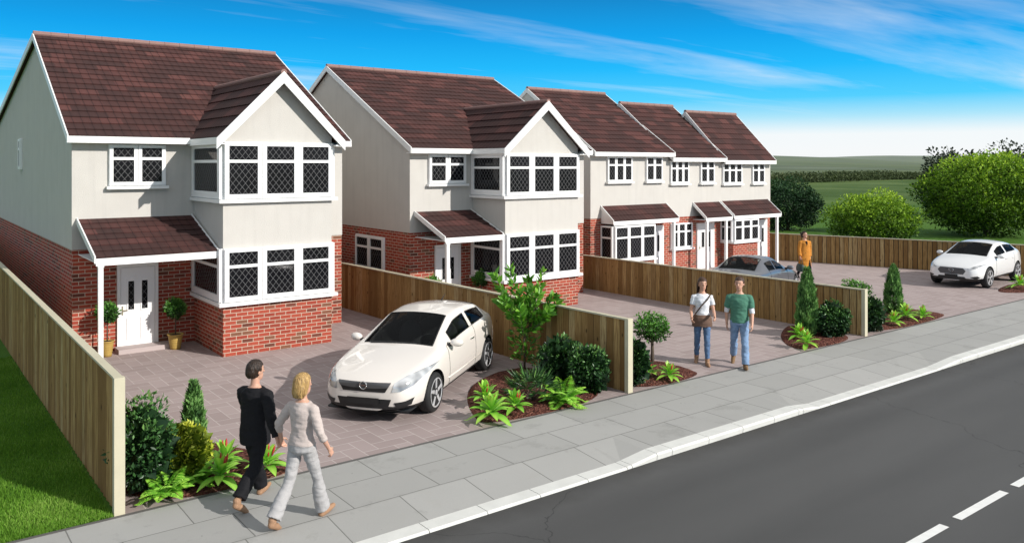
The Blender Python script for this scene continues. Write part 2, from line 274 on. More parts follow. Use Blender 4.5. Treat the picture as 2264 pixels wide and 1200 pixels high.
class MB:
    def __init__(s): s.v = []; s.f = []; s.m = []; s.fv = []; s.val = 0.5; s.mi = 0
    def face(s, idx): s.f.append(tuple(idx)); s.m.append(s.mi); s.fv.append(s.val)
    def poly(s, pts):
        b = len(s.v); s.v += [tuple(p) for p in pts]; s.face(range(b, b + len(pts)))
    def obox(s, o, U, V, Wv):
        o, U, V, Wv = map(Vector, (o, U, V, Wv)); b = len(s.v)
        if U.cross(V).dot(Wv) < 0: U, V = V, U
        s.v += [tuple(o + U * a + V * c + Wv * d) for d in (0, 1) for c in (0, 1) for a in (0, 1)]
        for q in ((0, 2, 3, 1), (4, 5, 7, 6), (0, 1, 5, 4), (1, 3, 7, 5), (3, 2, 6, 7), (2, 0, 4, 6)): s.face([b + i for i in q])
    def box(s, x0, x1, y0, y1, z0, z1): s.obox((x0, y0, z0), (x1 - x0, 0, 0), (0, y1 - y0, 0), (0, 0, z1 - z0))
    def prism(s, pts, d):      # polygon pts extruded by vector d
        d = Vector(d); n = len(pts); b = len(s.v); P = [Vector(p) for p in pts]
        nn = Vector((0, 0, 0))
        for i in range(n): nn += P[i].cross(P[(i + 1) % n])
        if nn.dot(d) > 0: P.reverse()
        s.v += [tuple(p) for p in P] + [tuple(p + d) for p in P]
        s.face(range(b, b + n)); s.face([b + n + i for i in reversed(range(n))])
        for i in range(n):
            k = (i + 1) % n; s.face((b + k, b + i, b + n + i, b + n + k))
    def loft(s, rings, cap=True):
        b = len(s.v); n = len(rings[0])
        for r in rings: s.v += [tuple(p) for p in r]
        for i in range(len(rings) - 1):
            for j in range(n):
                k = (j + 1) % n; s.face((b + i * n + j, b + i * n + k, b + (i + 1) * n + k, b + (i + 1) * n + j))
        if cap:
            s.face([b + j for j in reversed(range(n))]); e = b + (len(rings) - 1) * n; s.face([e + j for j in range(n)])
    def tube(s, pts, rad, seg=8, cap=True):
        pts = [Vector(p) for p in pts]; rings = []; up = None
        if not hasattr(rad, '__len__'): rad = [rad] * len(pts)
        for i, p in enumerate(pts):
            d = (pts[min(i + 1, len(pts) - 1)] - pts[max(i - 1, 0)]).normalized()
            if up is None: up = d.orthogonal().normalized()
            up = (up - d * up.dot(d)).normalized(); sd = d.cross(up)
            rings.append([p + (up * math.cos(2 * math.pi * j / seg) + sd * math.sin(2 * math.pi * j / seg)) * rad[i] for j in range(seg)])
        s.loft(rings, cap)
    def capsule(s, pts, rad, seg=12):   # tube with rounded ends
        pts = [Vector(p) for p in pts]; rad = list(rad)
        d0 = (pts[0] - pts[1]).normalized(); d1 = (pts[-1] - pts[-2]).normalized()
        P = [pts[0] + d0 * rad[0] * k for k in (0.97, 0.75, 0.4)] + pts + [pts[-1] + d1 * rad[-1] * k for k in (0.4, 0.75, 0.97)]
        r = [rad[0] * k for k in (0.2, 0.66, 0.92)] + rad + [rad[-1] * k for k in (0.92, 0.66, 0.2)]
        s.tube(P, r, seg)
    def ell(s, c, r, seg=16, rows=10, rot=None):
        c = Vector(c); rings = []
        for i in range(rows + 1):
            a = math.pi * (0.02 + 0.96 * i / rows); z = -math.cos(a); q = math.sin(a); ring = []
            for j in range(seg):
                t = 2 * math.pi * j / seg; p = Vector((r[0] * q * math.cos(t), r[1] * q * math.sin(t), r[2] * z))
                if rot is not None: p = rot @ p
                ring.append(c + p)
            rings.append(ring)
        s.loft(rings)
    def lathe(s, prof, seg=24, c=(0, 0, 0), axis='z'):
        rings = []
        for r, h in prof:
            ring = []
            for j in range(seg):
                t = 2 * math.pi * j / seg; a, b = r * math.cos(t), r * math.sin(t)
                ring.append({'z': (c[0] + a, c[1] + b, c[2] + h), 'y': (c[0] + b, c[1] + h, c[2] + a)}[axis])
            rings.append(ring)
        s.loft(rings)
    def mesh(s, name, mats, smooth=False):
        me = bpy.data.meshes.new(name); me.from_pydata(s.v, [], s.f)
        for m in (mats if isinstance(mats, (list, tuple)) else [mats]): me.materials.append(M[m] if isinstance(m, str) else m)
        me.polygons.foreach_set('material_index', s.m)
        a = me.attributes.new('v', 'FLOAT', 'FACE'); a.data.foreach_set('value', s.fv)
        if smooth: me.polygons.foreach_set('use_smooth', [True] * len(s.f))
        me.update(); box_uv(me); return me
    def build(s, name, mats, parent=None, smooth=False): return link(name, s.mesh(name, mats, smooth), parent)
def build_each(mb, name, mats, parent):   # every 8-vertex board of mb becomes a part of its own
    for k in range(len(mb.v) // 8):
        q = MB(); q.v = mb.v[8 * k:8 * k + 8]; q.f = [tuple(i - 8 * k for i in f) for f in mb.f[6 * k:6 * k + 6]]; q.m = mb.m[6 * k:6 * k + 6]; q.fv = mb.fv[6 * k:6 * k + 6]
        q.build(name, mats, parent)
TMP = bpy.data.scenes.new('workbench')
def evalmods(me, mods, name=None):
    o = bpy.data.objects.new('tmp', me); TMP.collection.objects.link(o)
    for _, kw in mods:
        if 'object' in kw: TMP.collection.objects.link(kw['object'])
    for typ, kw in mods:
        md = o.modifiers.new(typ, typ)
        for k, v in kw.items(): setattr(md, k, v)
    vl = TMP.view_layers[0]; vl.update(); dg = vl.depsgraph
    r = bpy.data.meshes.new_from_object(o.evaluated_get(dg)); bpy.data.objects.remove(o)
    if name: r.name = name
    return r
def copy_tree(o, parent=None, label=None, loc=None, rz=None, sc=None):
    c = o.copy(); COL.objects.link(c)
    if parent is not None: c.parent = parent
    if label: c['label'] = label
    if loc is not None: c.location = loc
    if rz is not None: c.rotation_euler[2] = rz
    if sc is not None: c.scale = (sc, sc, sc) if not hasattr(sc, '__len__') else sc
    for ch in list(o.children): copy_tree(ch, c)
    return c
def leafmesh(name, P, D, L, Wd, val, mat, fold=0.25, up=None, mid=0.45):
    """P base points, D unit directions, L lengths, Wd half widths, val 0..1 -> folded leaves"""
    n = len(P); D = D / np.maximum(np.linalg.norm(D, axis=1, keepdims=True), 1e-6)
    q = rng.normal(size=(n, 3)) if up is None else up + rng.normal(size=(n, 3)) * 0.25
    S = np.cross(D, q); S /= np.maximum(np.linalg.norm(S, axis=1, keepdims=True), 1e-6)
    N = np.cross(S, D); L = L.reshape(-1, 1); Wd = Wd.reshape(-1, 1)
    m = P + D * L * mid
    V = np.stack([P, m + S * Wd + N * Wd * fold, P + D * L - N * L * 0.08, m - S * Wd + N * Wd * fold], 1).reshape(-1, 3)
    b = np.arange(n).reshape(-1, 1) * 4
    F = np.concatenate([b + np.array([[0, 1, 2]]), b + np.array([[0, 2, 3]])], 1).reshape(-1, 3)
    me = bpy.data.meshes.new(name); me.vertices.add(len(V)); me.vertices.foreach_set('co', V.ravel())
    me.loops.add(F.size); me.loops.foreach_set('vertex_index', F.ravel().astype(np.int32))
    me.polygons.add(len(F)); me.polygons.foreach_set('loop_start', np.arange(0, F.size, 3, dtype=np.int32))
    a = me.attributes.new('v', 'FLOAT', 'POINT'); a.data.foreach_set('value', np.clip(np.repeat(val, 4), 0, 1).astype(np.float32))
    me.materials.append(M[mat]); me.update(calc_edges=True); me.validate(); return me
# explicit uv support for roof courses
_old_mesh = MB.mesh
def _mesh(s, name, mats, smooth=False):
    me = _old_mesh(s, name, mats, smooth)
    if getattr(s, 'uvs', None):
        d = me.uv_layers[0].data
        for fi, q in s.uvs.items():
            for li, uvc in zip(me.polygons[fi].loop_indices, q): d[li].uv = uvc
    return me
MB.mesh = _mesh
def courses(mb, A, U, L, S, H, N, lift=0.035, uo=0.0):
    """tiled slope: overlapping courses stepping up from the eave"""
    if not hasattr(mb, 'uvs'): mb.uvs = {}
    A, U, S, N = Vector(A), Vector(U).normalized(), Vector(S).normalized(), Vector(N).normalized()
    n = max(1, round(H / 0.34)); h = H / n; fl = U.cross(S).dot(N) < 0
    for i in range(n):
        b0 = A + S * (h * i) + N * lift; t0 = A + S * (h * (i + 1) + 0.02) + N * 0.004; r0 = A + S * (h * i) - N * 0.002
        def add(p, uv):
            if fl: p = p[::-1]; uv = uv[::-1]
            mb.uvs[len(mb.f)] = uv; mb.poly(p)
        v0, v1 = 0.34 * i + 0.002, 0.34 * (i + 1) - 0.002
        add([b0, b0 + U * L, t0 + U * L, t0], [(uo, v0), (uo + L, v0), (uo + L, v1), (uo, v1)])
        add([r0, r0 + U * L, b0 + U * L, b0], [(uo, v0), (uo + L, v0), (uo + L, v0 + 0.004), (uo, v0 + 0.004)])
    # underside slab
    mb.prism([A - N * 0.008, A + U * L - N * 0.008, A + U * L + S * H - N * 0.008, A + S * H - N * 0.008], -N * 0.07)
def ridge(parent, p0, p1, r=0.085):
    p0, p1 = Vector(p0), Vector(p1); d = p1 - p0; n = max(1, round(d.length / 0.45)); mb = MB()
    for i in range(n):
        a, b = p0 + d * (i / n), p0 + d * ((i + 0.985) / n)
        mb.tube([a, b], [r, r * 0.96], 10)
    mb.build('ridge_tile', 'ridge_clay', parent, False)
def board(mb, a, b, down, thick):   # board along a->b, hanging by vector down, thickness vector
    a, b, down = Vector(a), Vector(b), Vector(down); mb.prism([a, b, b + down, a + down], thick)

def window(parent, O, U, N, w, h, cols, sill=True, tr=0.66, cb=0.085, sillw=0.05, name='window'):
    O, U, N = Vector(O), Vector(U), Vector(N); Z = Vector((0, 0, 1)); f = MB(); g = MB()
    B = lambda mb, x0, x1, d0, d1, z0, z1: mb.obox(O + U * x0 + N * d0 + Z * z0, U * (x1 - x0), N * (d1 - d0), Z * (z1 - z0))
    B(f, 0, w, 0.002, 0.045, 0, h)
    cw = w / cols
    for i in range(cols):
        a = i * cw + (0.014 if i == 0 else 0.006); b = (i + 1) * cw - (0.014 if i == cols - 1 else 0.006)
        z0, z1 = 0.014, h - 0.014; zt = h * tr; D0, D1 = 0.043, 0.085
        B(f, a, a + cb, D0, D1, z0, z1); B(f, b - cb, b, D0, D1, z0, z1)
        B(f, a + cb, b - cb, D0, D1, z0, z0 + cb); B(f, a + cb, b - cb, D0, D1, z1 - cb * 0.8, z1)
        B(f, a + cb, b - cb, D0, D1 - 0.004, zt - 0.035, zt + 0.035)
        for q0, q1 in ((z0 + cb, zt - 0.035), (zt + 0.035, z1 - cb * 0.8)):
            p = O + U * (a + cb) + N * 0.054
            quad = [p + Z * q0, p + U * (b - a - 2 * cb) + Z * q0, p + U * (b - a - 2 * cb) + Z * q1, p + Z * q1]
            g.poly(quad if (U.cross(Z)).dot(N) > 0 else quad[::-1])
    fr = f.build(name, 'white_upvc', parent); g.build('pane', 'leaded_glass', fr)
    if sill:
        s = MB(); B(s, -sillw, w + sillw, 0.003, 0.15, -0.075, -0.002); s.build('sill', 'white_paint', fr)
    return fr

def door(parent, x0, x1, zt, z0=0.0):
    w = x1 - x0; f = MB()
    f.box(x0, x0 + 0.075, -0.07, -0.002, z0, zt); f.box(x1 - 0.075, x1, -0.07, -0.002, z0, zt)
    f.box(x0 + 0.075, x1 - 0.075, -0.07, -0.002, zt - 0.075, zt); f.box(x0 + 0.075, x1 - 0.075, -0.065, -0.002, z0, z0 + 0.04)
    d = MB(); a, b = x0 + 0.083, x1 - 0.083; zb, ztop = z0 + 0.045, zt - 0.083
    d.box(a, b, -0.045, -0.004, zb, ztop)
    # leaf border
    bo = 0.05
    for q in ((a, a + bo, zb, ztop), (b - bo, b, zb, ztop), (a + bo, b - bo, zb, zb + bo * 1.6), (a + bo, b - bo, ztop - bo * 1.4, ztop)): d.box(q[0], q[1], -0.056, -0.044, q[2], q[3])
    pw = (b - a) * 0.255; H = ztop - zb; g = MB()
    cs = (a + (b - a) * 0.30, a + (b - a) * 0.70)
    for ci, c in enumerate(cs):
        for q0, q1 in ((zb + H * 0.10, zb + H * 0.375), ):
            d.box(c - pw / 2, c + pw / 2, -0.062, -0.044, q0, q1); d.box(c - pw / 2 + 0.03, c + pw / 2 - 0.03, -0.07, -0.061, q0 + 0.035, q1 - 0.035)
        q0, q1 = zb + H * 0.46, zb + H * 0.83; lw = pw * 0.30; fr = 0.032
        sl = 0.05 * (1 if ci == 0 else -1)
        d.box(c - pw / 2, c - pw / 2 + fr, -0.064, -0.044, q0, q1); d.box(c + pw / 2 - fr, c + pw / 2, -0.064, -0.044, q0, q1)
        d.box(c - pw / 2 + fr, c + pw / 2 - fr, -0.064, -0.044, q0, q0 + fr)
        d.prism([(c - pw / 2, -0.064, q1 + 0.001 - min(0, sl) * 0.0), (c + pw / 2, -0.064, q1 + 0.001), (c + pw / 2, -0.064, q1 + 0.06 + max(0, sl)), (c - pw / 2, -0.064, q1 + 0.06 + max(0, -sl))], (0, 0.02, 0))
        g.poly([(c - pw / 2 + fr, -0.05, q0 + fr), (c + pw / 2 - fr, -0.05, q0 + fr), (c + pw / 2 - fr, -0.05, q1), (c - pw / 2 + fr, -0.05, q1)])
    dd = d.build('door', 'white_upvc', parent)
    f.build('door_frame', 'white_paint', dd); g.build('glass_pane', 'leaded_glass', dd)
    h = MB(); hx = a + 0.035; hz = zb + H * 0.475
    h.box(hx - 0.016, hx + 0.016, -0.068, -0.055, hz - 0.12, hz + 0.10); h.tube([(hx, -0.07, hz), (hx, -0.10, hz), (hx + 0.11, -0.10, hz)], 0.011, 8)
    h.build('handle', 'brass', dd)
    return dd

def porch(parent, x0, x1, zw, zf, yf, posts=(), cheeks='', ov=0.06, name='porch_roof'):
    """lean-to roof: zw = height at the wall, zf = eave height at y = yf"""
    mb = MB(); S = Vector((0, -yf, zw - zf)); Ln = S.length; S.normalize(); N = Vector((0, -S.z, S.y))
    courses(mb, (x0, yf, zf), (1, 0, 0), x1 - x0, S, Ln - 0.01, N, 0.03)
    r = mb.build(name, 'roof_tile', parent)
    f = MB(); f.box(x0 + 0.002, x1 - 0.002, yf - 0.02, yf + 0.025, zf - 0.17, zf - 0.012); build_each(f, 'fascia', 'white_paint', r)
    b = MB()
    for xx, sg in ((x0, -1), (x1, 1)):
        board(b, (xx, yf - 0.02, zf + 0.035), (xx, -0.016, zw + 0.035), (0, 0, -0.15), (sg * 0.03, 0, 0))
    build_each(b, 'bargeboard', 'white_paint', r)
    so = MB(); so.box(x0 + 0.01, x1 - 0.01, yf + 0.03, -0.02, zf - 0.115, zf - 0.095); so.build('soffit', 'white_paint', r)
    if 'l' in cheeks:
        c = MB(); c.prism([(x0 + 0.012, yf + 0.03, zf - 0.12), (x0 + 0.012, -0.016, zf - 0.12), (x0 + 0.012, -0.016, zw - 0.11)], (0.03, 0, 0)); c.build('cheek', 'white_paint', r)
    for px in posts:
        p = MB(); p.box(px, px + 0.10, yf - 0.012, yf + 0.09, 0, zf - 0.172); p.box(px - 0.012, px + 0.112, yf - 0.024, yf + 0.102, zf - 0.205, zf - 0.171)
        p.build('porch_post', 'white_paint', parent)
    return r

def main_roof(parent, W, yr, eZ, rZ, ov=0.30, vg=0.13, back=None):
    s = (rZ - eZ) / (yr + ov); S = Vector((0, yr + ov, rZ - eZ)); Ln = S.length; S.normalize(); mb = MB()
    courses(mb, (-vg, -ov, eZ), (1, 0, 0), W + 2 * vg, S, Ln, (0, -S.z, S.y))
    yb, eB = back or (2 * yr, eZ)
    S2 = Vector((0, -(yb + ov - yr), rZ - eB)); L2 = S2.length; S2.normalize()
    courses(mb, (W + vg, yb + ov, eB), (-1, 0, 0), W + 2 * vg, S2, L2, (0, S2.z, -S2.y))
    r = mb.build('roof', 'roof_tile', parent)
    ridge(r, (-vg - 0.01, yr, rZ + 0.03), (W + vg + 0.01, yr, rZ + 0.03))
    b = MB()
    for xx, sg in ((-vg, -1), (W + vg, 1)):
        for y0, e0 in ((-ov - 0.02, eZ), (yb + ov + 0.02, eB)):
            board(b, (xx, y0, e0 + 0.035), (xx, yr, rZ + 0.045), (0, 0, -0.19), (sg * 0.03, 0, 0))
    build_each(b, 'bargeboard', 'white_paint', r)
    return r, s

def gable_body(parent, W, yr, eZ, rZ, brick, ov=0.30, back=None):
    s = (rZ - eZ) / (yr + ov); D = back[0] if back else 2 * yr
    w = MB(); w.box(0, W, 0, D, -0.2, brick); 
    u = MB(); k = 0.014; zt = eZ + ov * s - 0.1; zk = back[1] + ov * (rZ - back[1]) / (D + ov - yr) - 0.1 if back else zt
    u.prism([(-k, -k, brick + 0.001), (-k, D + k, brick + 0.001), (-k, D + k, zk), (-k, yr, rZ - 0.1), (-k, -k, zt)], (W + 2 * k, 0, 0))
    return w, u, s

def bay_house(label, loc, W, yr, eZ, rZ, brick, bx, bd, zz, apex, gz, dr, up, po, side, back=None):
    t = empty('detached_house', label, 'house', loc)
    w, u, s = gable_body(t, W, yr, eZ, rZ, brick, back=back)
    bx0, bx1 = bx; z_br, lw0, lw1, p1, u0, u1 = zz
    w.box(bx0, bx1, -bd, -0.001, -0.2, z_br)
    u.box(bx0 + 0.03, bx1 - 0.03, -bd + 0.03, -0.016, z_br + 0.002, lw1 + 0.001)
    u.box(bx0, bx1, -bd, -0.016, lw1 + 0.003, p1)
    u.box(bx0 + 0.03, bx1 - 0.03, -bd + 0.03, -0.016, p1 + 0.002, u1 + 0.001)
    xm = (bx0 + bx1) / 2; gs = (apex - gz) / (xm - (bx0 - 0.17))
    zg = gz + 0.17 * gs - 0.09
    u.prism([(bx0, -bd, u1 + 0.004), (bx1, -bd, u1 + 0.004), (bx1, -bd, zg), (xm, -bd, apex - 0.1), (bx0, -bd, zg)], (0, bd + 1.0, 0))
    w.build('brick_wall', 'brick', t); u.build('rendered_wall', 'roughcast', t)
    r, s = main_roof(t, W, yr, eZ, rZ, back=back)
    # fascia boards of the main eave, left and right of the bay, and along the bay's own eaves
    f = MB()
    f.box(-0.14, bx0 - 0.20, -0.335, -0.305, eZ - 0.15, eZ + 0.005); f.box(bx1 + 0.20, W + 0.14, -0.335, -0.305, eZ - 0.15, eZ + 0.005)
    f.box(-0.14, bx0 - 0.20, -0.30, -0.015, eZ - 0.15, eZ - 0.125); f.box(bx1 + 0.20, W + 0.14, -0.30, -0.015, eZ - 0.15, eZ - 0.125)
    build_each(f, 'fascia', 'white_paint', r)
    # bay gable roof
    g = MB(); yl = (apex - eZ) / s - 0.3 + 0.02; oh = 0.26
    for sx, ex in ((1, bx0 - 0.17), (-1, bx1 + 0.17)):
        S = Vector((sx * (xm - bx0 + 0.17), 0, apex - gz)); Ln = S.length; S.normalize()
        courses(g, (ex, -bd - oh, gz), (0, 1, 0), yl + bd + oh, S, Ln, (-sx * S.z, 0, abs(S.x)))
    gr = g.build('bay_roof', 'roof_tile', t); ridge(gr, (xm, -bd - oh - 0.03, apex + 0.025), (xm, yl - 0.02, apex + 0.025), 0.075)
    b = MB()
    for ex, dx in ((bx0 - 0.20, 0.0), (bx1 + 0.20, 0.0)):
        sg = 1 if ex < xm else -1
        b.prism([(ex - sg * 0.04, -bd - oh - 0.035, gz - 0.02), (xm, -bd - oh - 0.035, apex + 0.045), (xm, -bd - oh - 0.035, apex - 0.24), (ex - sg * 0.04, -bd - oh - 0.035, gz - 0.27)], (0, 0.045, 0))
    build_each(b, 'bargeboard', 'white_paint', gr)
    e = MB()
    for x0_, x1_ in ((bx0 - 0.20, bx0 - 0.17), (bx1 + 0.17, bx1 + 0.20)): e.box(x0_, x1_, -bd - oh + 0.012, -0.305, gz - 0.16, gz + 0.005)
    for x0_, x1_ in ((bx0 - 0.168, bx0 - 0.002), (bx1 + 0.002, bx1 + 0.168)): e.box(x0_, x1_, -bd - oh + 0.012, -0.02, gz - 0.16, gz - 0.135)
    build_each(e, 'fascia', 'white_paint', gr)
    # bay windows
    bw = bx1 - bx0
    for za, zb, cap in ((lw0, lw1, 0), (u0, u1, 1)):
        window(t, (bx0, -bd, za), (1, 0, 0), (0, -1, 0), bw, zb - za, 3, sill=False, name='bay_window', cb=0.105)
        window(t, (bx0, -0.02, za), (0, -1, 0), (-1, 0, 0), bd - 0.02, zb - za, 1, sill=False, name='bay_window', cb=0.16)
        window(t, (bx1, -bd, za), (0, 1, 0), (1, 0, 0), bd - 0.02, zb - za, 1, sill=False, name='bay_window', cb=0.16)
        sl = MB(); o = 0.12; hh = 0.085
        sl.prism([(bx0 - o, -0.018, za - hh), (bx0 - o, -bd - o, za - hh), (bx1 + o, -bd - o, za - hh), (bx1 + o, -0.018, za - hh)], (0, 0, hh - 0.003))
        sl.build('bay_sill', 'white_paint', t)
        if not cap: continue
    window(t, (up[0], -0.014, up[2]), (1, 0, 0), (0, -1, 0), up[1] - up[0], up[3] - up[2], 2)
    for y0, y1, z0, z1, c in side:
        kk = -0.014 if z0 > brick else 0.0
        window(t, (kk, y1, z0), (0, -1, 0), (-1, 0, 0), y1 - y0, z1 - z0, c, sill=False)
    door(t, *dr)
    st = MB(); st.box(dr[0] - 0.06, dr[1] + 0.22, -0.52, -0.072, 0, 0.11); st.build('doorstep', 'step_stone', t)
    porch(t, *po[0], **po[1])
    return t

H1 = bay_house('nearest detached house with grey gable end, white bay and large brown roof, at the left',
    (3.47, 21.6, 0), 6.88, 5.4, 5.17, 8.24, 2.5, (2.79, 5.53), 2.25, (1.19, 1.27, 2.54, 3.60, 3.69, 5.05), 6.72, 5.14,
    (0.96, 1.90, 2.08), (0.77, 2.08, 3.99, 5.00), ((0.11, 2.70, 3.22, 2.49, -2.12), dict(posts=(0.16,))), [(8.75, 9.25, 4.35, 5.35, 1)], back=(17.5, 5.75))
H2 = bay_house('second detached house in the middle, its side window above the second fence and driveway',
    (12.55, 21.5, 0), 7.05, 5.6, 5.0, 7.98, 2.45, (2.28, 5.22), 1.75, (0.95, 1.02, 2.42, 3.47, 3.56, 4.86), 6.45, 5.0,
    (0.86, 1.80, 2.03), (0.62, 2.0, 3.92, 4.83), ((0.16, 2.20, 3.08, 2.42, -1.72), dict(posts=(0.20,))), [(1.55, 3.5, 1.1, 2.2, 2)])

def terrace(label, loc, W, yr, eZ, rZ, brick, wins):
    t = empty('terraced_house', label, 'house', loc)
    w, u, s = gable_body(t, W, yr, eZ, rZ, brick)
    r, s = main_roof(t, W, yr, eZ, rZ, vg=0.03)
    f = MB(); f.box(-0.05, W + 0.05, -0.335, -0.305, eZ - 0.16, eZ + 0.005); f.box(-0.02, W + 0.02, -0.30, -0.015, eZ - 0.16, eZ - 0.135)
    build_each(f, 'fascia', 'white_paint', r)
    for x0, x1, z0, z1, c in wins:
        window(t, (x0, -0.014 if z0 > brick else 0, z0), (1, 0, 0), (0, -1, 0), x1 - x0, z1 - z0, c, cb=0.06)
    return t, w, u
def tbay(t, w, u, x0, x1, d, zs, zt):
    w.box(x0, x1, -d, -0.001, -0.2, zs - 0.06); u.box(x0 + 0.03, x1 - 0.03, -d + 0.03, -0.016, zs - 0.058, zt)
    window(t, (x0, -d, zs), (1, 0, 0), (0, -1, 0), x1 - x0, zt - zs, 3, sill=False, name='bay_window', cb=0.07)
    window(t, (x0, -0.02, zs), (0, -1, 0), (-1, 0, 0), d - 0.02, zt - zs, 1, sill=False, name='bay_window', cb=0.06)
    window(t, (x1, -d, zs), (0, 1, 0), (1, 0, 0), d - 0.02, zt - zs, 1, sill=False, name='bay_window', cb=0.06)
    s = MB(); s.box(x0 - 0.07, x1 + 0.07, -d - 0.12, -0.02, zs - 0.07, zs - 0.003); s.build('bay_sill', 'white_paint', t)
TA, w, u = terrace('tallest terraced house, white bay under a long lean-to roof, left end of row', (21.62, 23.3, 0), 4.46, 3.9, 5.0, 7.72, 2.42,
    [(0.84, 2.22, 3.84, 4.84, 3), (3.02, 4.0, 3.84, 4.84, 2)])
tbay(TA, w, u, 0.58, 2.85, 0.68, 0.80, 2.14); door(TA, 3.12, 4.08, 2.0)
porch(TA, 0.54, 4.25, 2.90, 2.34, -0.72, posts=(3.95,), cheeks='l'); w.build('brick_wall', 'brick', TA); u.build('rendered_wall', 'roughcast', TA)
TB, w, u = terrace('middle terraced house with a short porch roof over its door', (26.08, 23.32, 0), 3.43, 2.85, 4.80, 7.24, 2.30,
    [(0.06, 1.22, 3.72, 4.68, 3), (1.98, 2.92, 3.72, 4.68, 2), (0.10, 1.46, 0.98, 2.04, 3)])
door(TB, 1.78, 2.92, 1.98); porch(TB, 1.55, 3.27, 2.88, 2.26, -0.74, posts=(1.58, 2.86)); w.build('brick_wall', 'brick', TB); u.build('rendered_wall', 'roughcast', TB)
TC, w, u = terrace('terraced house at the far right end of the row, lean-to roof over a brick-based bay', (29.52, 23.34, 0), 3.65, 2.0, 4.70, 6.95, 2.20,
    [(0.08, 1.45, 3.66, 4.58, 3), (2.22, 3.15, 3.66, 4.58, 2)])
tbay(TC, w, u, 0.04, 1.80, 0.66, 1.12, 2.10); door(TC, 2.32, 3.36, 1.96)
porch(TC, 0.0, 3.42, 2.90, 2.28, -0.76, posts=(3.12,)); w.build('brick_wall', 'brick', TC); u.build('rendered_wall', 'roughcast', TC)

# ------------------------------------------------------------------ setting
def sheet(name, x0, x1, y0, y1, z, mat):
    m = MB(); m.poly([(x0, y0, z), (x1, y0, z), (x1, y1, z), (x0, y1, z)]); return tag(m.build(name, mat), kind='structure')
sheet('road', -300, 700, -9.0, 8.80, -0.10, 'asphalt')
# grass: one sheet to the horizon behind the pavement, and a verge strip beyond the road
m = MB(); 
m.poly([(-900, 11.38, -0.012), (2600, 11.38, -0.012), (2600, 130, -0.012), (-900, 130, -0.012)])
m.poly([(-900, -600, -0.012), (2600, -600, -0.012), (2600, -11.4, -0.012), (-900, -11.4, -0.012)])
tag(m.build('grass', 'grass'), kind='structure')
sheet('far_pavement', -300, 700, -11.4, -9.0, 0.0, 'paving_slab')
# rolling fields to the horizon
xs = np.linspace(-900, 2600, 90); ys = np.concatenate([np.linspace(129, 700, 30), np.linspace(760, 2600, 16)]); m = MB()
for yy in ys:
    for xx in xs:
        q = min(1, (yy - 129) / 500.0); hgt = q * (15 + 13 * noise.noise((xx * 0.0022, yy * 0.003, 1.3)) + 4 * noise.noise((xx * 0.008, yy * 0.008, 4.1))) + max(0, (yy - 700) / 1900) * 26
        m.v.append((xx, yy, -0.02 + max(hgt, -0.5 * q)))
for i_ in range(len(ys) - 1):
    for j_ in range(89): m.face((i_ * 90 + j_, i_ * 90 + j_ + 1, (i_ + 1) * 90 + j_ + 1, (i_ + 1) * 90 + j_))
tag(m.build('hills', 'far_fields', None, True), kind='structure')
sheet('driveway', 2.36, 37.5, 11.41, 36.0, 0.0, 'block_paving')
# pavement with dropped kerbs
def kerb_top(x):
    def st(a, b): return min(1, max(0, (x - a) / (b - a)))
    d = 1.0
    if x < 13.6: d = st(8.9, 9.55) * (1 - st(13.35, 14.05))
    else: d = st(18.7, 19.9) if x < 27 else 1 - st(29.0, 29.7) if x < 33 else st(35, 35.7)
    return -0.072 + 0.072 * d
xs = sorted(set([-300, -60, -20, -10, 0, 4, 8.9, 9.55, 13.35, 14.05, 18.7, 19.9, 25, 29, 29.7, 35, 35.7, 50, 90, 200, 700] + [round(a_ * 0.9, 2) for a_ in range(-20, 60)]))
m = MB()
for a_, b_ in zip(xs[:-1], xs[1:]):
    for y0, y1, f0, f1 in ((9.02, 9.75, 1, 0), (9.75, 11.36, 0, 0)):
        m.poly([(a_, y0, kerb_top(a_) * f0), (b_, y0, kerb_top(b_) * f0), (b_, y1, kerb_top(b_) * f1), (a_, y1, kerb_top(a_) * f1)])
tag(m.build('pavement', 'paving_slab'), kind='structure')
m = MB()
for a_, b_ in zip(xs[:-1], xs[1:]):
    n_ = max(1, round((b_ - a_) / 0.9)) if b_ - a_ < 20 else 1
    g_ = 0.006
    za, zb = kerb_top(a_) + 0.006, kerb_top(b_) + 0.006
    p = lambda x, y, z: (x, y, z)
    x0_, x1_ = a_ + g_, b_ - g_
    m.loft([[(x0_, 8.79, -0.2), (x0_, 8.765, za - 0.03), (x0_, 8.79, za), (x0_, 9.03, za), (x0_, 9.03, -0.2)][::-1], [(x1_, 8.79, -0.2), (x1_, 8.765, zb - 0.03), (x1_, 8.79, zb), (x1_, 9.03, zb), (x1_, 9.03, -0.2)][::-1]])
tag(m.build('kerb', 'kerb_stone'), kind='structure')
m = MB(); m.box(-60, 120, 11.355, 11.415, -0.1, 0.006); tag(m.build('edging_strip', 'edging'), kind='structure')
# centre line dashes
m = MB()
for k_ in range(-14, 60):
    x0_ = 11.07 + k_ * 1.78
    m.poly([(x0_, 4.89, -0.094), (x0_ + 1.44, 4.89, -0.094), (x0_ + 1.44, 5.01, -0.094), (x0_, 5.01, -0.094)])
tag(m.build('road_marking', 'road_paint'), kind='structure')

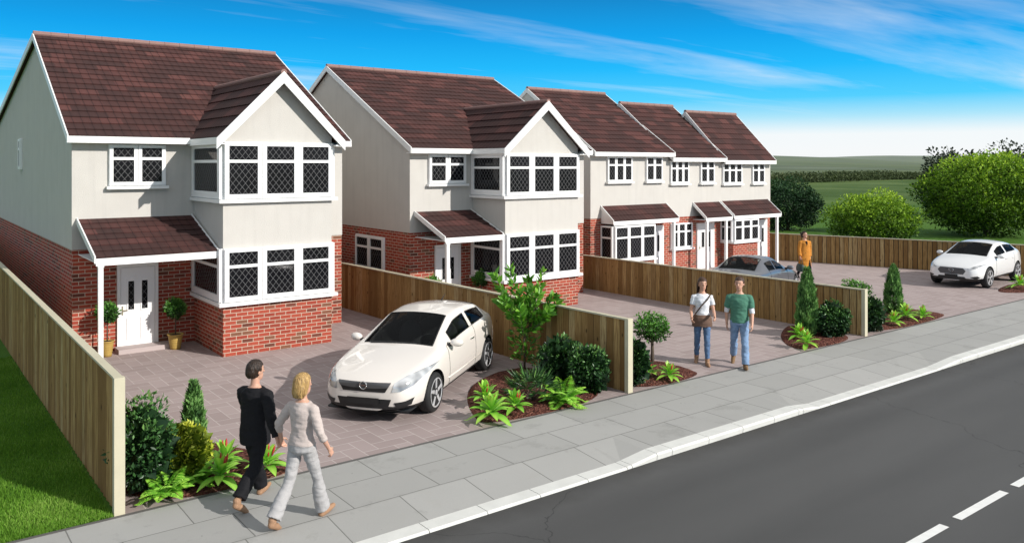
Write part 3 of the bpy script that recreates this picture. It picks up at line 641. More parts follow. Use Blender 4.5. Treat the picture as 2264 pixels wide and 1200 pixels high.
# planting beds of bark mulch
def bed(pts):
    P = [Vector((a, b, 0)) for a, b in pts]; c = sum(P, Vector()) / len(P); m = MB(); n = len(P); rings = []
    for _ in range(3):
        Q = []
        for i_ in range(len(P)):
            a, b = P[i_], P[(i_ + 1) % len(P)]; Q += [a.lerp(b, 0.25), a.lerp(b, 0.75)]
        P = Q
    dense = [Vector((p.x, max(p.y, 11.42), 0)) for p in P]
    for q, z in ((1.0, 0.004), (0.94, 0.03), (0.75, 0.055), (0.45, 0.065), (0.15, 0.07)):
        rings.append([(c.x + (p.x - c.x) * q, c.y + (p.y - c.y) * q, z + (0.02 * noise.noise((p.x * q * 4, p.y * q * 4, q * 3)) if q < 1 else 0)) for p in dense])
    m.loft(rings, False); b = len(m.v); m.v.append((c.x, c.y, 0.07)); e = b - len(dense)
    for j_ in range(len(dense)): m.face((e + j_, e + (j_ + 1) % len(dense), b))
    return tag(m.build('planting_bed', 'mulch', None, True), kind='structure')
bed([(2.44, 11.43), (4.80, 11.43), (4.84, 11.9), (4.66, 12.5), (4.34, 13.2), (3.96, 13.85), (3.5, 14.4), (2.46, 15.1)])
bed([(8.14, 11.43), (11.58, 11.43), (11.42, 14.2), (11.15, 14.36), (10.42, 14.31), (9.55, 13.85), (8.92, 13.15), (8.42, 12.25)])
bed([(11.80, 11.43), (13.88, 11.43), (14.08, 12.0), (14.1, 12.7), (13.8, 13.25), (13.2, 13.6), (11.66, 13.8)])
bed([(17.62, 11.43), (20.36, 11.43), (20.30, 13.6), (19.5, 13.3), (18.6, 12.78), (17.85, 12.1)])
bed([(20.62, 11.43), (25.2, 11.43), (25.55, 12.1), (25.4, 12.9), (24.8, 13.5), (23, 13.9), (20.52, 14.0)])
bed([(30.9, 12.4), (33.2, 11.43), (36.6, 11.43), (36.4, 13.0), (34.6, 13.1), (32.4, 13.05)])

# fences
def fence(label, segs, h0, h1, post=True, group=None):
    """segs: list of ((x,y),(x,y)); h0/h1: heights at the first and last point"""
    t = empty('boarded_fence', label, 'fence', (segs[0][0][0], segs[0][0][1], 0), 0, group); o = Vector((segs[0][0][0], segs[0][0][1], 0))
    tot = sum((Vector(b) - Vector(a)).length for a, b in segs); acc = 0; bd = MB(); cp = MB()
    for a, b in segs:
        a, b = Vector((*a, 0)) - o, Vector((*b, 0)) - o; L = (b - a).length; d = (b - a) / L; nrm = Vector((-d.y, d.x, 0)); n = max(1, round(L / 0.19)); w = L / n
        H = lambda s_: h0 + (h1 - h0) * (acc + s_) / tot
        for i_ in range(n):
            bd.val = random.random(); s0, s1 = i_ * w, (i_ + 1) * w - 0.010; jit = random.uniform(-0.004, 0.004)
            for sg in (1, -1):
                p0 = a + d * (s0 + 0.019) + nrm * sg * (0.012 + jit); p1 = a + d * s1 + nrm * sg * (0.036 + jit)
                q = [p0 + Vector((0, 0, 0.0)), p1 + Vector((0, 0, 0.0)), p1 + Vector((0, 0, H(s1) - 0.028)), p0 + Vector((0, 0, H(s0) - 0.028))]
                bd.poly(q if sg < 0 else q[::-1])
                e = [p1, p1 - nrm * sg * 0.03, p1 - nrm * sg * 0.03 + Vector((0, 0, H(s1) - 0.03)), p1 + Vector((0, 0, H(s1) - 0.03))]
                bd.poly(e if sg < 0 else e[::-1])
        cp.prism([a + nrm * 0.055 + Vector((0, 0, H(0) - 0.03)), b + nrm * 0.055 + Vector((0, 0, H(L) - 0.03)), b + nrm * 0.055 + Vector((0, 0, H(L))), a + nrm * 0.055 + Vector((0, 0, H(0)))], -nrm * 0.11)
        acc += L
    for a, b in segs:
        a, b = Vector((*a, 0)) - o, Vector((*b, 0)) - o; d = (b - a).normalized(); nrm = Vector((-d.y, d.x, 0)); bd.val = 0.0; bd.mi = 1
        bd.prism([a - nrm * 0.006, b - nrm * 0.006, b - nrm * 0.006 + Vector((0, 0, h1 - 0.04 if len(segs) == 1 else h1 - 0.05)), a - nrm * 0.006 + Vector((0, 0, h0 - 0.04))], nrm * 0.012)
    bd.build('board_panel', ['fence_board', 'dark_void'], t); cp.build('capping_rail', 'cream_wood', t)
    if post:
        p = MB(); p.box(-0.065, 0.065, -0.07, 0.03, 0, h0 + 0.005); p.build('end_post', 'cream_wood', t)
    return t
fence('tallest brown board fence beside the grass lawn, nearest the viewer', [((2.38, 11.5), (2.34, 42))], 1.76, 2.10)
fence('brown board fence behind the cream hatchback, ending between two dark bushes', [((11.68, 11.5), (11.30, 36))], 1.46, 1.36)
fence('brown board fence behind the walking couple, in front of the silver saloon', [((20.48, 11.52), (20.05, 36))], 1.23, 1.2)
fence('far boundary fence below the trees, behind the white parked car', [((37.6, 10.2), (33.5, 23.6)), ((33.5, 23.6), (33.5, 36))], 1.30, 1.24, post=False)
# ------------------------------------------------------------------ planting
def unit(a): return a / np.maximum(np.linalg.norm(a, axis=1, keepdims=True), 1e-6)
def cloud(c, r, n, L, jit=0.10, upb=0.3, inner=0.25, flat=1.0):
    """leaf bases over the surface of an ellipsoid c, r; returns P, D, v"""
    d = unit(rng.normal(size=(n, 3))); rad = 1 - np.abs(rng.normal(size=(n, 1))) * inner
    P = np.array(c) + d * np.array(r) * rad + rng.normal(size=(n, 3)) * jit * L
    D = unit(d * 0.9 + rng.normal(size=(n, 3)) * 0.65 + np.array([0, 0, upb]))
    v = 0.30 + 0.28 * d[:, 2] + 0.35 * (rad[:, 0] - 0.8) + rng.normal(size=n) * 0.16  # shading in the leaf value: paler tops, darker undersides and crevices
    return P, D, v
def stems(name, parent, lines, mat='bark', seg=7):
    mb = MB()
    for pts, rad in lines: mb.tube(pts, rad, seg)
    return mb.build(name, mat, parent, True)
def lobed(c, r, nl, n, L, sub=0.48, **kw):
    """crown of nl lobes spread over an ellipsoid"""
    out = []; c = np.array(c, float); r = np.array(r, float); m = n // (nl + 1)
    golden = 2.399963
    for i in range(nl):
        z = 1 - 2 * (i + 0.5) / nl; q = math.sqrt(max(0, 1 - z * z)); a = golden * i + rng.uniform(-0.4, 0.4); sc = sub * rng.uniform(0.65, 1.3)
        lc = c + r * np.array([q * math.cos(a), q * math.sin(a), z]) * (1 - sub * 0.85) * rng.uniform(0.84, 1.14)
        P, D, v = cloud(lc, r * sc, m, L, **kw); v = v + 0.18 * (lc[2] - c[2]) / r[2] + rng.uniform(-0.08, 0.08)  # higher lobes toned lighter, as if lit from above
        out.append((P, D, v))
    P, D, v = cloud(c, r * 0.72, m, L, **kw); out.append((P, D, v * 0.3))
    return [np.concatenate(k) for k in zip(*out)]
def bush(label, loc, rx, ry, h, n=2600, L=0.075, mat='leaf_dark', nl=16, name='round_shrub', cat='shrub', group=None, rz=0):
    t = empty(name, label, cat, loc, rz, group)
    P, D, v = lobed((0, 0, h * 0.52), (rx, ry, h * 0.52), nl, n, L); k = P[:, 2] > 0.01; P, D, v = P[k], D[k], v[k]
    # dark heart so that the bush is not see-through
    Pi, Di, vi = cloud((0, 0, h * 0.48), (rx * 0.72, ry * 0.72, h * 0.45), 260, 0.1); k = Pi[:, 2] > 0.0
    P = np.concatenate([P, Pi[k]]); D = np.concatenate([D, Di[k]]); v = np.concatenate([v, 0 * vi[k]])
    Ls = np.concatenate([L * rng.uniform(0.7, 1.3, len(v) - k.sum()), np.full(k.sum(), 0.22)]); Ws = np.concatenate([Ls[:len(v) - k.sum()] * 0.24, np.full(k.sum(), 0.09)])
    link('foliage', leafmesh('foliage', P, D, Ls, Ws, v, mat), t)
    stems('stem', t, [([(0, 0, -0.02), (0.02, 0.01, h * 0.25), (rx * 0.15 * s_, 0.05, h * 0.5)], [0.03, 0.022, 0.01]) for s_ in (-1, 1, 2)][:1])
    return t
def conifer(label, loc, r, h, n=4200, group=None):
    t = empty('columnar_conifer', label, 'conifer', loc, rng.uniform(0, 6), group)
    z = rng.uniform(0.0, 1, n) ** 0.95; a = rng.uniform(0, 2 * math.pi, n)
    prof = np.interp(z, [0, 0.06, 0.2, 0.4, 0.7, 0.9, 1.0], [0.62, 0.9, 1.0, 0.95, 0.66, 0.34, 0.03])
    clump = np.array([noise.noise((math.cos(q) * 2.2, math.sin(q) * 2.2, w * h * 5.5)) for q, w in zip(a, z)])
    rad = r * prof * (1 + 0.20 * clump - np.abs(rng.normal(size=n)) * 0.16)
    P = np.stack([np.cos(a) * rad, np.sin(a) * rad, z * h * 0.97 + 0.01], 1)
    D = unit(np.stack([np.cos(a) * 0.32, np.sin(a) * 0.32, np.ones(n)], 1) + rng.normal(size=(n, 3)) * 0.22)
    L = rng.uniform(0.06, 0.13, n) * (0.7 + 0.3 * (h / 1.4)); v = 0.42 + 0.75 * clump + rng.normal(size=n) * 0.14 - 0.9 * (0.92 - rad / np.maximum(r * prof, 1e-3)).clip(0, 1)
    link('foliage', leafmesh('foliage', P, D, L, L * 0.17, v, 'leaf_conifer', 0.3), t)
    mb = MB(); mb.tube([(0, 0, -0.02), (0, 0, h * 0.85)], [0.035, 0.01], 7); mb.build('trunk', 'bark', t, True)
    return t
def fern(label, loc, r, h, nf=13, group=None, mat='leaf_lime'):
    t = empty('fern', label, 'fern', loc, rng.uniform(0, 6), group); Ps, Ds, Ls, Ws, vs, ups = [], [], [], [], [], []
    for i in range(nf):
        a = 2 * math.pi * i / nf + rng.uniform(-0.2, 0.2); ln = rng.uniform(0.8, 1.1); el = rng.uniform(0.7, 1.25) if i % 2 else rng.uniform(0.3, 0.75)
        ca, sa = math.cos(a), math.sin(a); lat = np.array([-sa, ca, 0])
        for k in range(22):
            q = (k + 1) / 22; rr = r * ln * (0.9 * q * math.cos(el * 0.7) + 0.12 * q * q); zz = h * ln * (1.35 * math.sin(el) * q - 0.75 * q * q * (1.2 - 0.5 * math.sin(el))) + 0.03
            tang = np.array([ca, sa, 0.5 - q]); tang /= np.linalg.norm(tang); pl = 0.36 * r * math.sin(math.pi * min(1, 0.12 + q * 0.88)) ** 0.8 * (1.1 - 0.6 * q)
            for sg in (1, -1):
                Ps.append([ca * rr, sa * rr, max(zz, 0.015)]); Ds.append(lat * sg + tang * 0.55); Ls.append(pl + 0.01); Ws.append(0.017 + 0.008 * r); vs.append(0.45 + 0.35 * q + rng.normal() * 0.13); ups.append([0, 0, 1])
    link('frond', leafmesh('frond', np.array(Ps), np.array(Ds), np.array(Ls), np.array(Ws), np.array(vs), mat, 0.15, np.array(ups, float)), t)
    return t
def broadleaf(label, loc, r, h, nl=22, group=None, bloom=True):
    t = empty('broadleaf_plant', label, 'plant', loc, rng.uniform(0, 6), group); V = []; F = []; vv = []
    for i in range(nl):
        tier = i / nl; a = 2.39996 * i + rng.uniform(-0.15, 0.15); el = R(8 + 72 * tier ** 1.1) + rng.normal() * 0.08; ln = r * (1.12 - 0.42 * tier) * rng.uniform(0.88, 1.12); w = ln * 0.17
        ca, sa = math.cos(a), math.sin(a); z0 = h * (0.22 + 0.34 * tier); b = len(V); n = 8; tone = rng.normal() * 0.10
        for k in range(n + 1):
            q = k / n; rr = ln * q * math.cos(el) + 0.015; zz = z0 + ln * (math.sin(el) * q - 0.38 * q * q * math.cos(el)); ww = w * (math.sin(math.pi * (0.06 + 0.94 * q) ** 0.85) ** 0.8 if k < n else 0.02)
            for sgn, up_ in ((-1, 0.30), (0, 0), (1, 0.30)):
                V.append((ca * rr - sa * ww * sgn, sa * rr + ca * ww * sgn, max(0.012, zz + ww * up_))); vv.append(0.52 + tone + (0.28 if sgn == 0 else 0) + 0.15 * q - 0.22 * (1 - q))
        for k in range(n):
            for j in range(2): o = b + k * 3 + j; F.append((o, o + 1, o + 4, o + 3))
    me = bpy.data.meshes.new('leaf'); me.from_pydata(V, [], F); at = me.attributes.new('v', 'FLOAT', 'POINT'); at.data.foreach_set('value', np.clip(vv, 0, 1)); me.materials.append(M['leaf_lime'])
    me.polygons.foreach_set('use_smooth', [True] * len(F)); link('foliage', me, t)
    if bloom:
        for k in range(3):
            a = rng.uniform(0, 6.28); q = rng.uniform(0.02, 0.07); mb = MB(); c0 = (math.cos(a) * q, math.sin(a) * q, h * 0.62)
            mb.capsule([c0, (c0[0] * 1.4, c0[1] * 1.4, h * 0.80), (c0[0] * 1.6, c0[1] * 1.6, h * 0.95)], [0.011, 0.018, 0.007], 7); mb.build('flower', 'red_bloom', t, True)
    return t
def fan_palm(label, loc, r, h):
    t = empty('fan_palm', label, 'palm', loc); Ps, Ds, Ls, vs = [], [], [], []; lines = []
    for i in range(24):
        a = 2.39996 * i + rng.uniform(-0.2, 0.2); el = R(15 + 60 * (i / 24)) ; ln = r * rng.uniform(0.42, 0.6)
        d = np.array([math.cos(a) * math.cos(el), math.sin(a) * math.cos(el), math.sin(el)]); p = d * ln + np.array([0, 0, 0.06]); p[2] *= h / r * 1.05
        lines.append(([(0, 0, 0.02), tuple(p * 0.6), tuple(p)], [0.008, 0.006, 0.005]))
        lat = np.cross(d, [0, 0, 1]); lat /= np.linalg.norm(lat)
        for k in range(15):
            g_ = (k - 7) / 7; dd = d * math.cos(g_ * 1.3) + lat * math.sin(g_ * 1.3) + np.array([0, 0, -0.30 * (0.4 + abs(g_)) + rng.normal() * 0.08])
            Ps.append(p); Ds.append(dd); Ls.append(r * 0.48 * (1 - 0.25 * abs(g_)) * rng.uniform(0.85, 1.1)); vs.append(0.32 + rng.normal() * 0.2 + (0.4 if rng.random() < 0.18 else 0))
    P = np.array(Ps); D = np.array(Ds); L = np.array(Ls)
    P[:, 2] = np.maximum(P[:, 2], 0.08)
    link('frond', leafmesh('frond', P, D, L, np.full(len(L), 0.013), np.array(vs), 'leaf_dark', 0.4), t); stems('stalk', t, lines, 'bark', 5)
    return t
def tall_shrub(label, loc):
    t = empty('tall_shrub', label, 'shrub', loc); lines = [([(0, 0, -0.02), (0.01, 0, 0.45), (-0.01, 0.01, 0.85)], [0.028, 0.022, 0.018])]; Ps, Ds, Ls, vs = [], [], [], []
    def leaf(p, d, L, v): Ps.append(p); Ds.append(d); Ls.append(L); vs.append(v)
    ends = [(-0.62, 0.1, 2.02), (-0.42, -0.15, 1.6), (-0.30, 0.2, 2.16), (-0.12, -0.1, 1.7), (0.18, 0.1, 1.75), (0.40, 0.15, 2.08), (0.62, -0.1, 1.62), (0.75, 0.12, 1.42), (0.5, -0.3, 1.30), (-0.5, 0.3, 1.45), (0.10, 0.35, 1.9), (-0.1, -0.4, 1.35), (0.3, -0.35, 1.7)]
    rt = np.array([math.cos(-R(37.4)), math.sin(-R(37.4)), 0]); fw = np.array([-rt[1], rt[0], 0])
    for ex, ey, ez in ends:
        z0 = rng.uniform(0.65, 0.95); A = np.array([0, 0, z0]); Bp = rt * ex + fw * ey + np.array([0, 0, ez]); mid = A * 0.5 + Bp * 0.5 + (rt * ex + fw * ey) * 0.12
        lines.append(([tuple(A), tuple(mid), tuple(Bp)], [0.012, 0.008, 0.003]))
        for k in range(17):
            q = 0.22 + 0.80 * k / 16; p = A * (1 - q) ** 2 + 2 * mid * q * (1 - q) + Bp * q * q; ax = unit((Bp - A)[None])[0]
            for _ in range(4):
                d = rng.normal(size=3); d -= ax * d.dot(ax); d = d / np.linalg.norm(d) * 0.8 + ax * 0.75
                leaf(p, d, rng.uniform(0.12, 0.23) * (0.75 + 0.40 * q), 0.40 + 0.25 * q + rng.normal() * 0.2)
    for k in range(200):     # low growth around the stem
        z = rng.uniform(0.22, 0.9); a = rng.uniform(0, 6.28); q = rng.uniform(0.02, 0.36) * (0.6 + 0.5 * z); d = np.array([math.cos(a), math.sin(a), 0.4])
        leaf(np.array([math.cos(a) * q, math.sin(a) * q, z]), d + rng.normal(size=3) * 0.4, rng.uniform(0.09, 0.16), 0.30 + rng.normal() * 0.2)
    L = np.array(Ls); link('foliage', leafmesh('foliage', np.array(Ps), np.array(Ds), L, L * 0.22, np.array(vs), 'leaf_fresh', 0.22), t); stems('branch', t, lines)
    return t
def topiary(label, loc, r, z0, z1, n=1500):
    t = empty('standard_tree', label, 'small tree', loc); c = (z0 + z1) / 2
    P, D, v = lobed((0, 0, c), (r, r, (z1 - z0) / 2), 14, n, 0.07, upb=0.1); L = rng.uniform(0.05, 0.09, len(v))
    link('crown', leafmesh('crown', P, D, L, L * 0.27, v, 'leaf_mid'), t)
    stems('trunk', t, [([(0, 0, -0.02), (0.01, 0, z0 * 0.6), (0, 0.01, c)], [0.05, 0.038, 0.025])]); return t
def potted(label, loc, pr, ph, zc, cr, group='potted bay trees beside front doors'):
    t = empty('potted_tree', label, 'potted tree', loc, 0, group); p = MB(); prof = [(pr * 0.62, 0)]
    for k in range(5): z = ph * (0.12 + 0.16 * k); q = pr * (0.66 + 0.055 * k); prof += [(q, z), (q + 0.008, z + ph * 0.05), (q + 0.004, z + ph * 0.11)]
    prof += [(pr, ph * 0.93), (pr + 0.012, ph * 0.96), (pr, ph), (pr * 0.88, ph), (pr * 0.86, ph * 0.92), (0.01, ph * 0.92)]
    pot = p.lathe(prof, 28) or p.build('pot', 'terracotta', t, True)
    s = MB(); s.lathe([(0.005, ph * 0.925), (pr * 0.86, ph * 0.925), (pr * 0.8, ph * 0.95), (0.005, ph * 0.96)], 20); s.build('soil', 'soil', t)
    P, D, v = lobed((0, 0, zc), (cr, cr, cr * 0.98), 12, 1300, 0.08, upb=0.1); L = rng.uniform(0.06, 0.10, len(v))
    link('crown', leafmesh('crown', P, D, L, L * 0.26, v, 'leaf_mid'), t); stems('trunk', t, [([(0, 0, ph * 0.9), (0.006, 0, zc * 0.75), (0, 0, zc)], [0.016, 0.013, 0.01])]); return t
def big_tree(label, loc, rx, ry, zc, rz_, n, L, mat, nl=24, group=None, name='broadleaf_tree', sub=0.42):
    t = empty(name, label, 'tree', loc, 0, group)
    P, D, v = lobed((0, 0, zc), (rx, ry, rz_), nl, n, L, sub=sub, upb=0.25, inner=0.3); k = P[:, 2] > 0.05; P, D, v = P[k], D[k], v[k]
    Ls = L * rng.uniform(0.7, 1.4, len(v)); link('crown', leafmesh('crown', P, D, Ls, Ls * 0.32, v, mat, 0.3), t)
    ln = [([(0, 0, -0.1), (0.05, 0, zc * 0.5), (0, 0.1, zc)], [0.16 * zc / 2, 0.12 * zc / 2, 0.05])]
    for a in range(5): ln.append(([(0.02, 0, zc * (0.35 + 0.1 * a)), (math.cos(a * 2.4) * rx * 0.45, math.sin(a * 2.4) * ry * 0.45, zc + 0.1 * a * rz_)], [0.06 * zc / 2, 0.02]))
    stems('trunk', t, ln); return t

G = 'broad-leaved bedding plants with red flower spikes'
GF, GC, GS = 'bright green ferns in the beds', 'columnar conifers in the beds', 'clipped dark green shrubs'
# bed beside the tall fence
bush('large dark round shrub tight against the tallest fence, behind the ferns', (2.80, 12.05, 0.03), 0.41, 0.50, 1.16, 5200, 0.075, group=GS)
t = bush('feathery yellow-green shrub between the dark shrub and the small conifer', (3.36, 12.18, 0.04), 0.38, 0.38, 0.72, 3800, 0.065, 'leaf_yellow', 24, 'golden_shrub')
fern('fern nearest the foot of the tallest fence post, beside the pavement', (2.98, 11.58, 0.04), 0.42, 0.42, group=GF)
fern('fern between the yellow shrub and the pavement, behind the black-suited man', (3.42, 11.80, 0.05), 0.42, 0.44, group=GF)
conifer('small narrow conifer in the bed beside the black-suited man', (3.77, 13.05, 0.03), 0.165, 1.10, 3600, group=GC)
broadleaf('broad-leaved plant behind the black-suited man, upper left of the pair', (3.92, 12.02, 0.05), 0.34, 0.46, group=G)
broadleaf('broad-leaved plant at the feet of the black-suited man, edge of the pavement', (3.70, 11.55, 0.04), 0.36, 0.44, group=G)
broadleaf('broad-leaved plant between the walking man and the blonde woman', (4.38, 11.56, 0.03), 0.34, 0.46, group=G)
# bed in front of the hatchback
tall_shrub('tall loose shrub with fresh green leaves on a dark stem, beside the cream hatchback', (11.02, 13.98, 0.04))
fan_palm('dark spiky fan palm below the tall fresh green shrub', (9.70, 12.05, 0.05), 0.72, 0.66)
bush('dark round shrub below the second fence, left of two, behind the fern', (10.98, 12.75, 0.03), 0.50, 0.48, 0.92, 4200, 0.075, group=GS)
bush('dark round shrub left of the second fence post, right of two', (11.05, 11.95, 0.03), 0.46, 0.40, 0.86, 4000, 0.07, group=GS)
fern('large bright fern below the two dark shrubs, at the pavement edge', (10.08, 11.62, 0.03), 0.56, 0.62, 17, group=GF)
broadleaf('broad-leaved plant nearest the hatchback front wheel, farthest of three', (8.84, 12.38, 0.05), 0.36, 0.42, group=G)
broadleaf('largest broad-leaved plant at the pavement edge, front of three', (8.42, 11.62, 0.03), 0.42, 0.46, 26, group=G)
broadleaf('broad-leaved plant next to the fan palm, right of three', (9.02, 11.70, 0.05), 0.34, 0.38, group=G)
# bed right of the second fence
bush('half hidden dark shrub just right of the second fence post', (12.12, 11.82, 0.02), 0.34, 0.34, 0.88, 3000, 0.065, group=GS)
topiary('small standard tree with a flat round crown, left of the walking woman', (13.72, 12.75, 0.0), 0.43, 0.50, 1.16, 2200)
broadleaf('broad-leaved plant right of the half hidden shrub, under the small standard tree', (12.72, 11.92, 0.04), 0.27, 0.36, group=G)
broadleaf('broad-leaved plant at the right tip of the bed near the walking couple', (12.95, 11.55, 0.03), 0.31, 0.35, group=G)
# bed left of the third fence
conifer('tall narrow conifer in front of the third fence, rising above it', (19.18, 12.36, 0.03), 0.265, 1.76, 5200, group=GC)
bush('dark round shrub between the tall conifer and the third fence post', (19.62, 11.92, 0.03), 0.48, 0.44, 0.84, 4000, 0.07, group=GS)
broadleaf('broad-leaved plant left of the tall conifer, farther of two', (18.62, 12.22, 0.04), 0.33, 0.34, group=G)
broadleaf('broad-leaved plant left of the tall conifer, nearer the pavement of two', (17.92, 11.56, 0.03), 0.36, 0.42, group=G)
# bed right of the third fence
topiary('dark small tree half hidden behind the end of the third fence', (22.75, 13.05, 0.0), 0.46, 0.45, 1.12, 1600)
bush('dark shrub just right of the third fence post', (21.22, 11.75, 0.02), 0.40, 0.36, 0.86, 2600, 0.065, group=GS)
conifer('narrow conifer standing right of the third fence, left of the white car', (23.97, 12.55, 0.03), 0.25, 1.47, 4200, group=GC)
broadleaf('broad-leaved plant left of three below the right-hand conifer', (22.3, 11.66, 0.03), 0.32, 0.38, group=G)
broadleaf('largest and middle of three broad-leaved plants below the right-hand conifer', (23.32, 11.85, 0.03), 0.38, 0.48, 24, group=G)
broadleaf('broad-leaved plant rightmost of three below the right-hand conifer', (23.82, 11.60, 0.03), 0.33, 0.40, group=G)
broadleaf('broad-leaved plant alone in the far bed below the white car', (32.4, 12.3, 0.05), 0.42, 0.50, group=G)
# potted trees by the doors
potted('potted bay tree left of the nearest front door, beside the porch post', (4.12, 21.10, 0), 0.155, 0.37, 1.03, 0.25)
potted('potted bay tree right of the nearest front door, before the brick bay', (5.62, 20.95, 0), 0.185, 0.37, 1.00, 0.265)
potted('potted bay tree beside the second house bay, seen above the fence', (14.72, 20.85, 0), 0.17, 0.37, 0.98, 0.26)
potted('potted bay tree left of the second house door, mostly behind the fence', (13.02, 21.0, 0), 0.16, 0.37, 0.92, 0.24)
# trees beyond the far fence
big_tree('dark green rounded tree beyond the far fence, just right of the houses', (49.8, 33.6, 0), 2.8, 2.5, 1.7, 1.8, 13000, 0.14, 'leaf_tree_dark', 36, sub=0.34)
big_tree('bright yellow-green bushy tree beyond the far fence, left of the large one', (47.2, 25.9, 0), 3.2, 2.6, 1.25, 1.62, 16000, 0.14, 'leaf_tree_bright', 44, sub=0.32)
big_tree('large bright green tree behind the white car at the right edge', (55.9, 23.2, 0), 4.3, 4.0, 2.6, 2.8, 26000, 0.17, 'leaf_tree_bright', 60, sub=0.30)
big_tree('tall grey-green tree at the back, left of three dim ones', (75.0, 33.6, 0), 3.6, 3.4, 2.9, 3.0, 7000, 0.26, 'leaf_tree_grey', 26, 'dim trees behind the bright ones')
big_tree('tall grey-green tree at the back, middle of three dim ones', (79.0, 30.2, 0), 4.2, 3.6, 3.1, 3.2, 7000, 0.26, 'leaf_tree_grey', 26, 'dim trees behind the bright ones')
big_tree('tall grey-green tree at the back, right of three dim ones', (83.5, 26.0, 0), 4.2, 3.6, 3.1, 3.1, 7000, 0.26, 'leaf_tree_grey', 26, 'dim trees behind the bright ones')
# hedgerow in the fields
for k in range(1):
    n_ = 40000; q = rng.uniform(0, 1, n_); X = 40 + 300 * q; Y = 150 - 40 * q + rng.normal(size=n_) * 2.5 + 9 * np.sin(q * 11); hh = 1.6 + 2.0 * np.abs(np.array([noise.noise((a * 0.13, 3.1, 0.7)) for a in X])); P = np.stack([X, Y, np.abs(rng.uniform(0, 1, n_)) * hh], 1)
    D = unit(rng.normal(size=(n_, 3)) + np.array([0, 0, 0.4])); L = rng.uniform(0.35, 0.7, n_)
    tag(link('hedgerow', leafmesh('hedgerow', P, D, L, L * 0.34, 0.35 + 0.25 * P[:, 2] / hh + rng.normal(size=n_) * 0.15, 'leaf_far', 0.3)), 'far-off dark hedgerow across the green fields', 'hedge', None, 'stuff')
# lawn blades
n_ = 90000; X = rng.uniform(-0.6, 2.30, n_); Y = 11.42 + rng.uniform(0, 1, n_) ** 1.5 * 11.0; k = X > (2.35 - (22.4 - Y) * 0.26 - 0.6); X, Y = X[k], Y[k]; n_ = len(X)
D = unit(np.stack([rng.normal(size=n_) * 0.35, rng.normal(size=n_) * 0.35, np.ones(n_)], 1)); L = rng.uniform(0.03, 0.075, n_) * (1 + 0.9 * np.array([max(0, noise.noise((a * 1.3, b * 1.3, 0))) for a, b in zip(X, Y)]))
tag(link('lawn_blades', leafmesh('lawn_blades', np.stack([X, Y, np.full(n_, -0.015)], 1), D, L, np.full(n_, 0.004), 0.42 + rng.normal(size=n_) * 0.2 + 0.45 * np.array([noise.noise((a * 0.9, b * 0.9, 7)) for a, b in zip(X, Y)]), 'grass_blade', 0.2)), 'short green lawn grass left of the tallest fence', 'grass', None, 'stuff')
# loose bark chips on the beds
# ------------------------------------------------------------------ people (local +Y forward, +X to the person's right)
def hand(mb, w, d, side, curl=0.5, out=None):
    """palm, four fingers of different lengths and a thumb; d = direction of the forearm"""
    w = Vector(w); d = Vector(d).normalized(); fwd = Vector((0, 1, 0)) if abs(d.y) < 0.85 else Vector((0, 0, 1))
    wd = (fwd - d * fwd.dot(d)).normalized(); nr = d.cross(wd) * side       # wd: towards the thumb, nr: palm side
    if nr.dot(Vector((-side, 0, 0))) < 0: nr = -nr
    pc = w + d * 0.05
    mb.capsule([w - d * 0.015, w + d * 0.02], [0.026, 0.027], 10)
    rot = Matrix((wd, nr, d)).transposed(); mb.ell(pc, (0.040, 0.018, 0.055), 12, 8, rot)
    for i, (o, L) in enumerate(((0.030, 0.070), (0.010, 0.080), (-0.010, 0.074), (-0.028, 0.058))):
        b = pc + wd * o + d * 0.035; c1 = curl * (0.8 + 0.12 * i); m_ = b + (d * math.cos(c1 * 0.7) + nr * math.sin(c1 * 0.7)) * L * 0.5; e = m_ + (d * math.cos(c1 * 1.8) + nr * math.sin(c1 * 1.8)) * L * 0.5
        mb.capsule([b, m_, e], [0.0098, 0.0092, 0.008], 8)
    b = pc + wd * 0.030 - d * 0.025; m_ = b + (wd * 0.7 + d * 0.6 + nr * 0.25).normalized() * 0.04; mb.capsule([b, m_, m_ + (d * 0.85 + wd * 0.2 + nr * 0.35).normalized() * 0.032], [0.014, 0.0115, 0.0095], 8)
def smooth_body(mb, name, mat, parent, vox=0.010, it=4, fac=0.5, wr=0.0, wsc=9):
    me = evalmods(mb.mesh(name, mat), [('REMESH', dict(mode='VOXEL', voxel_size=vox, use_smooth_shade=True)), ('SMOOTH', dict(factor=fac, iterations=it))], name)
    if wr:
        n_ = len(me.vertices); nr = np.empty(n_ * 3, np.float32); me.vertex_normals.foreach_get('vector', nr); nr = nr.reshape(-1, 3); cs = np.empty(n_ * 3, np.float32); me.vertices.foreach_get('co', cs); cs = cs.reshape(-1, 3)
        for k in range(n_):
            p = Vector(cs[k]); q = noise.noise((p.x * wsc, p.y * wsc, p.z * wsc * 1.9)) + 0.5 * noise.noise((p.x * wsc * 2.2, p.y * wsc * 2.2 + 5, p.z * wsc * 3.5)); cs[k] += nr[k] * (q * wr)
        me.vertices.foreach_set('co', cs.ravel()); me.update()
    me.polygons.foreach_set('use_smooth', [True] * len(me.polygons)); return link(name, me, parent)
def rings_of(rows, seg=20, infl=0.0):
    return [[(cx + (rx + infl) * math.cos(2 * math.pi * j / seg), cy + (ry + infl) * math.sin(2 * math.pi * j / seg), z) for j in range(seg)] for cx, cy, z, rx, ry in rows]
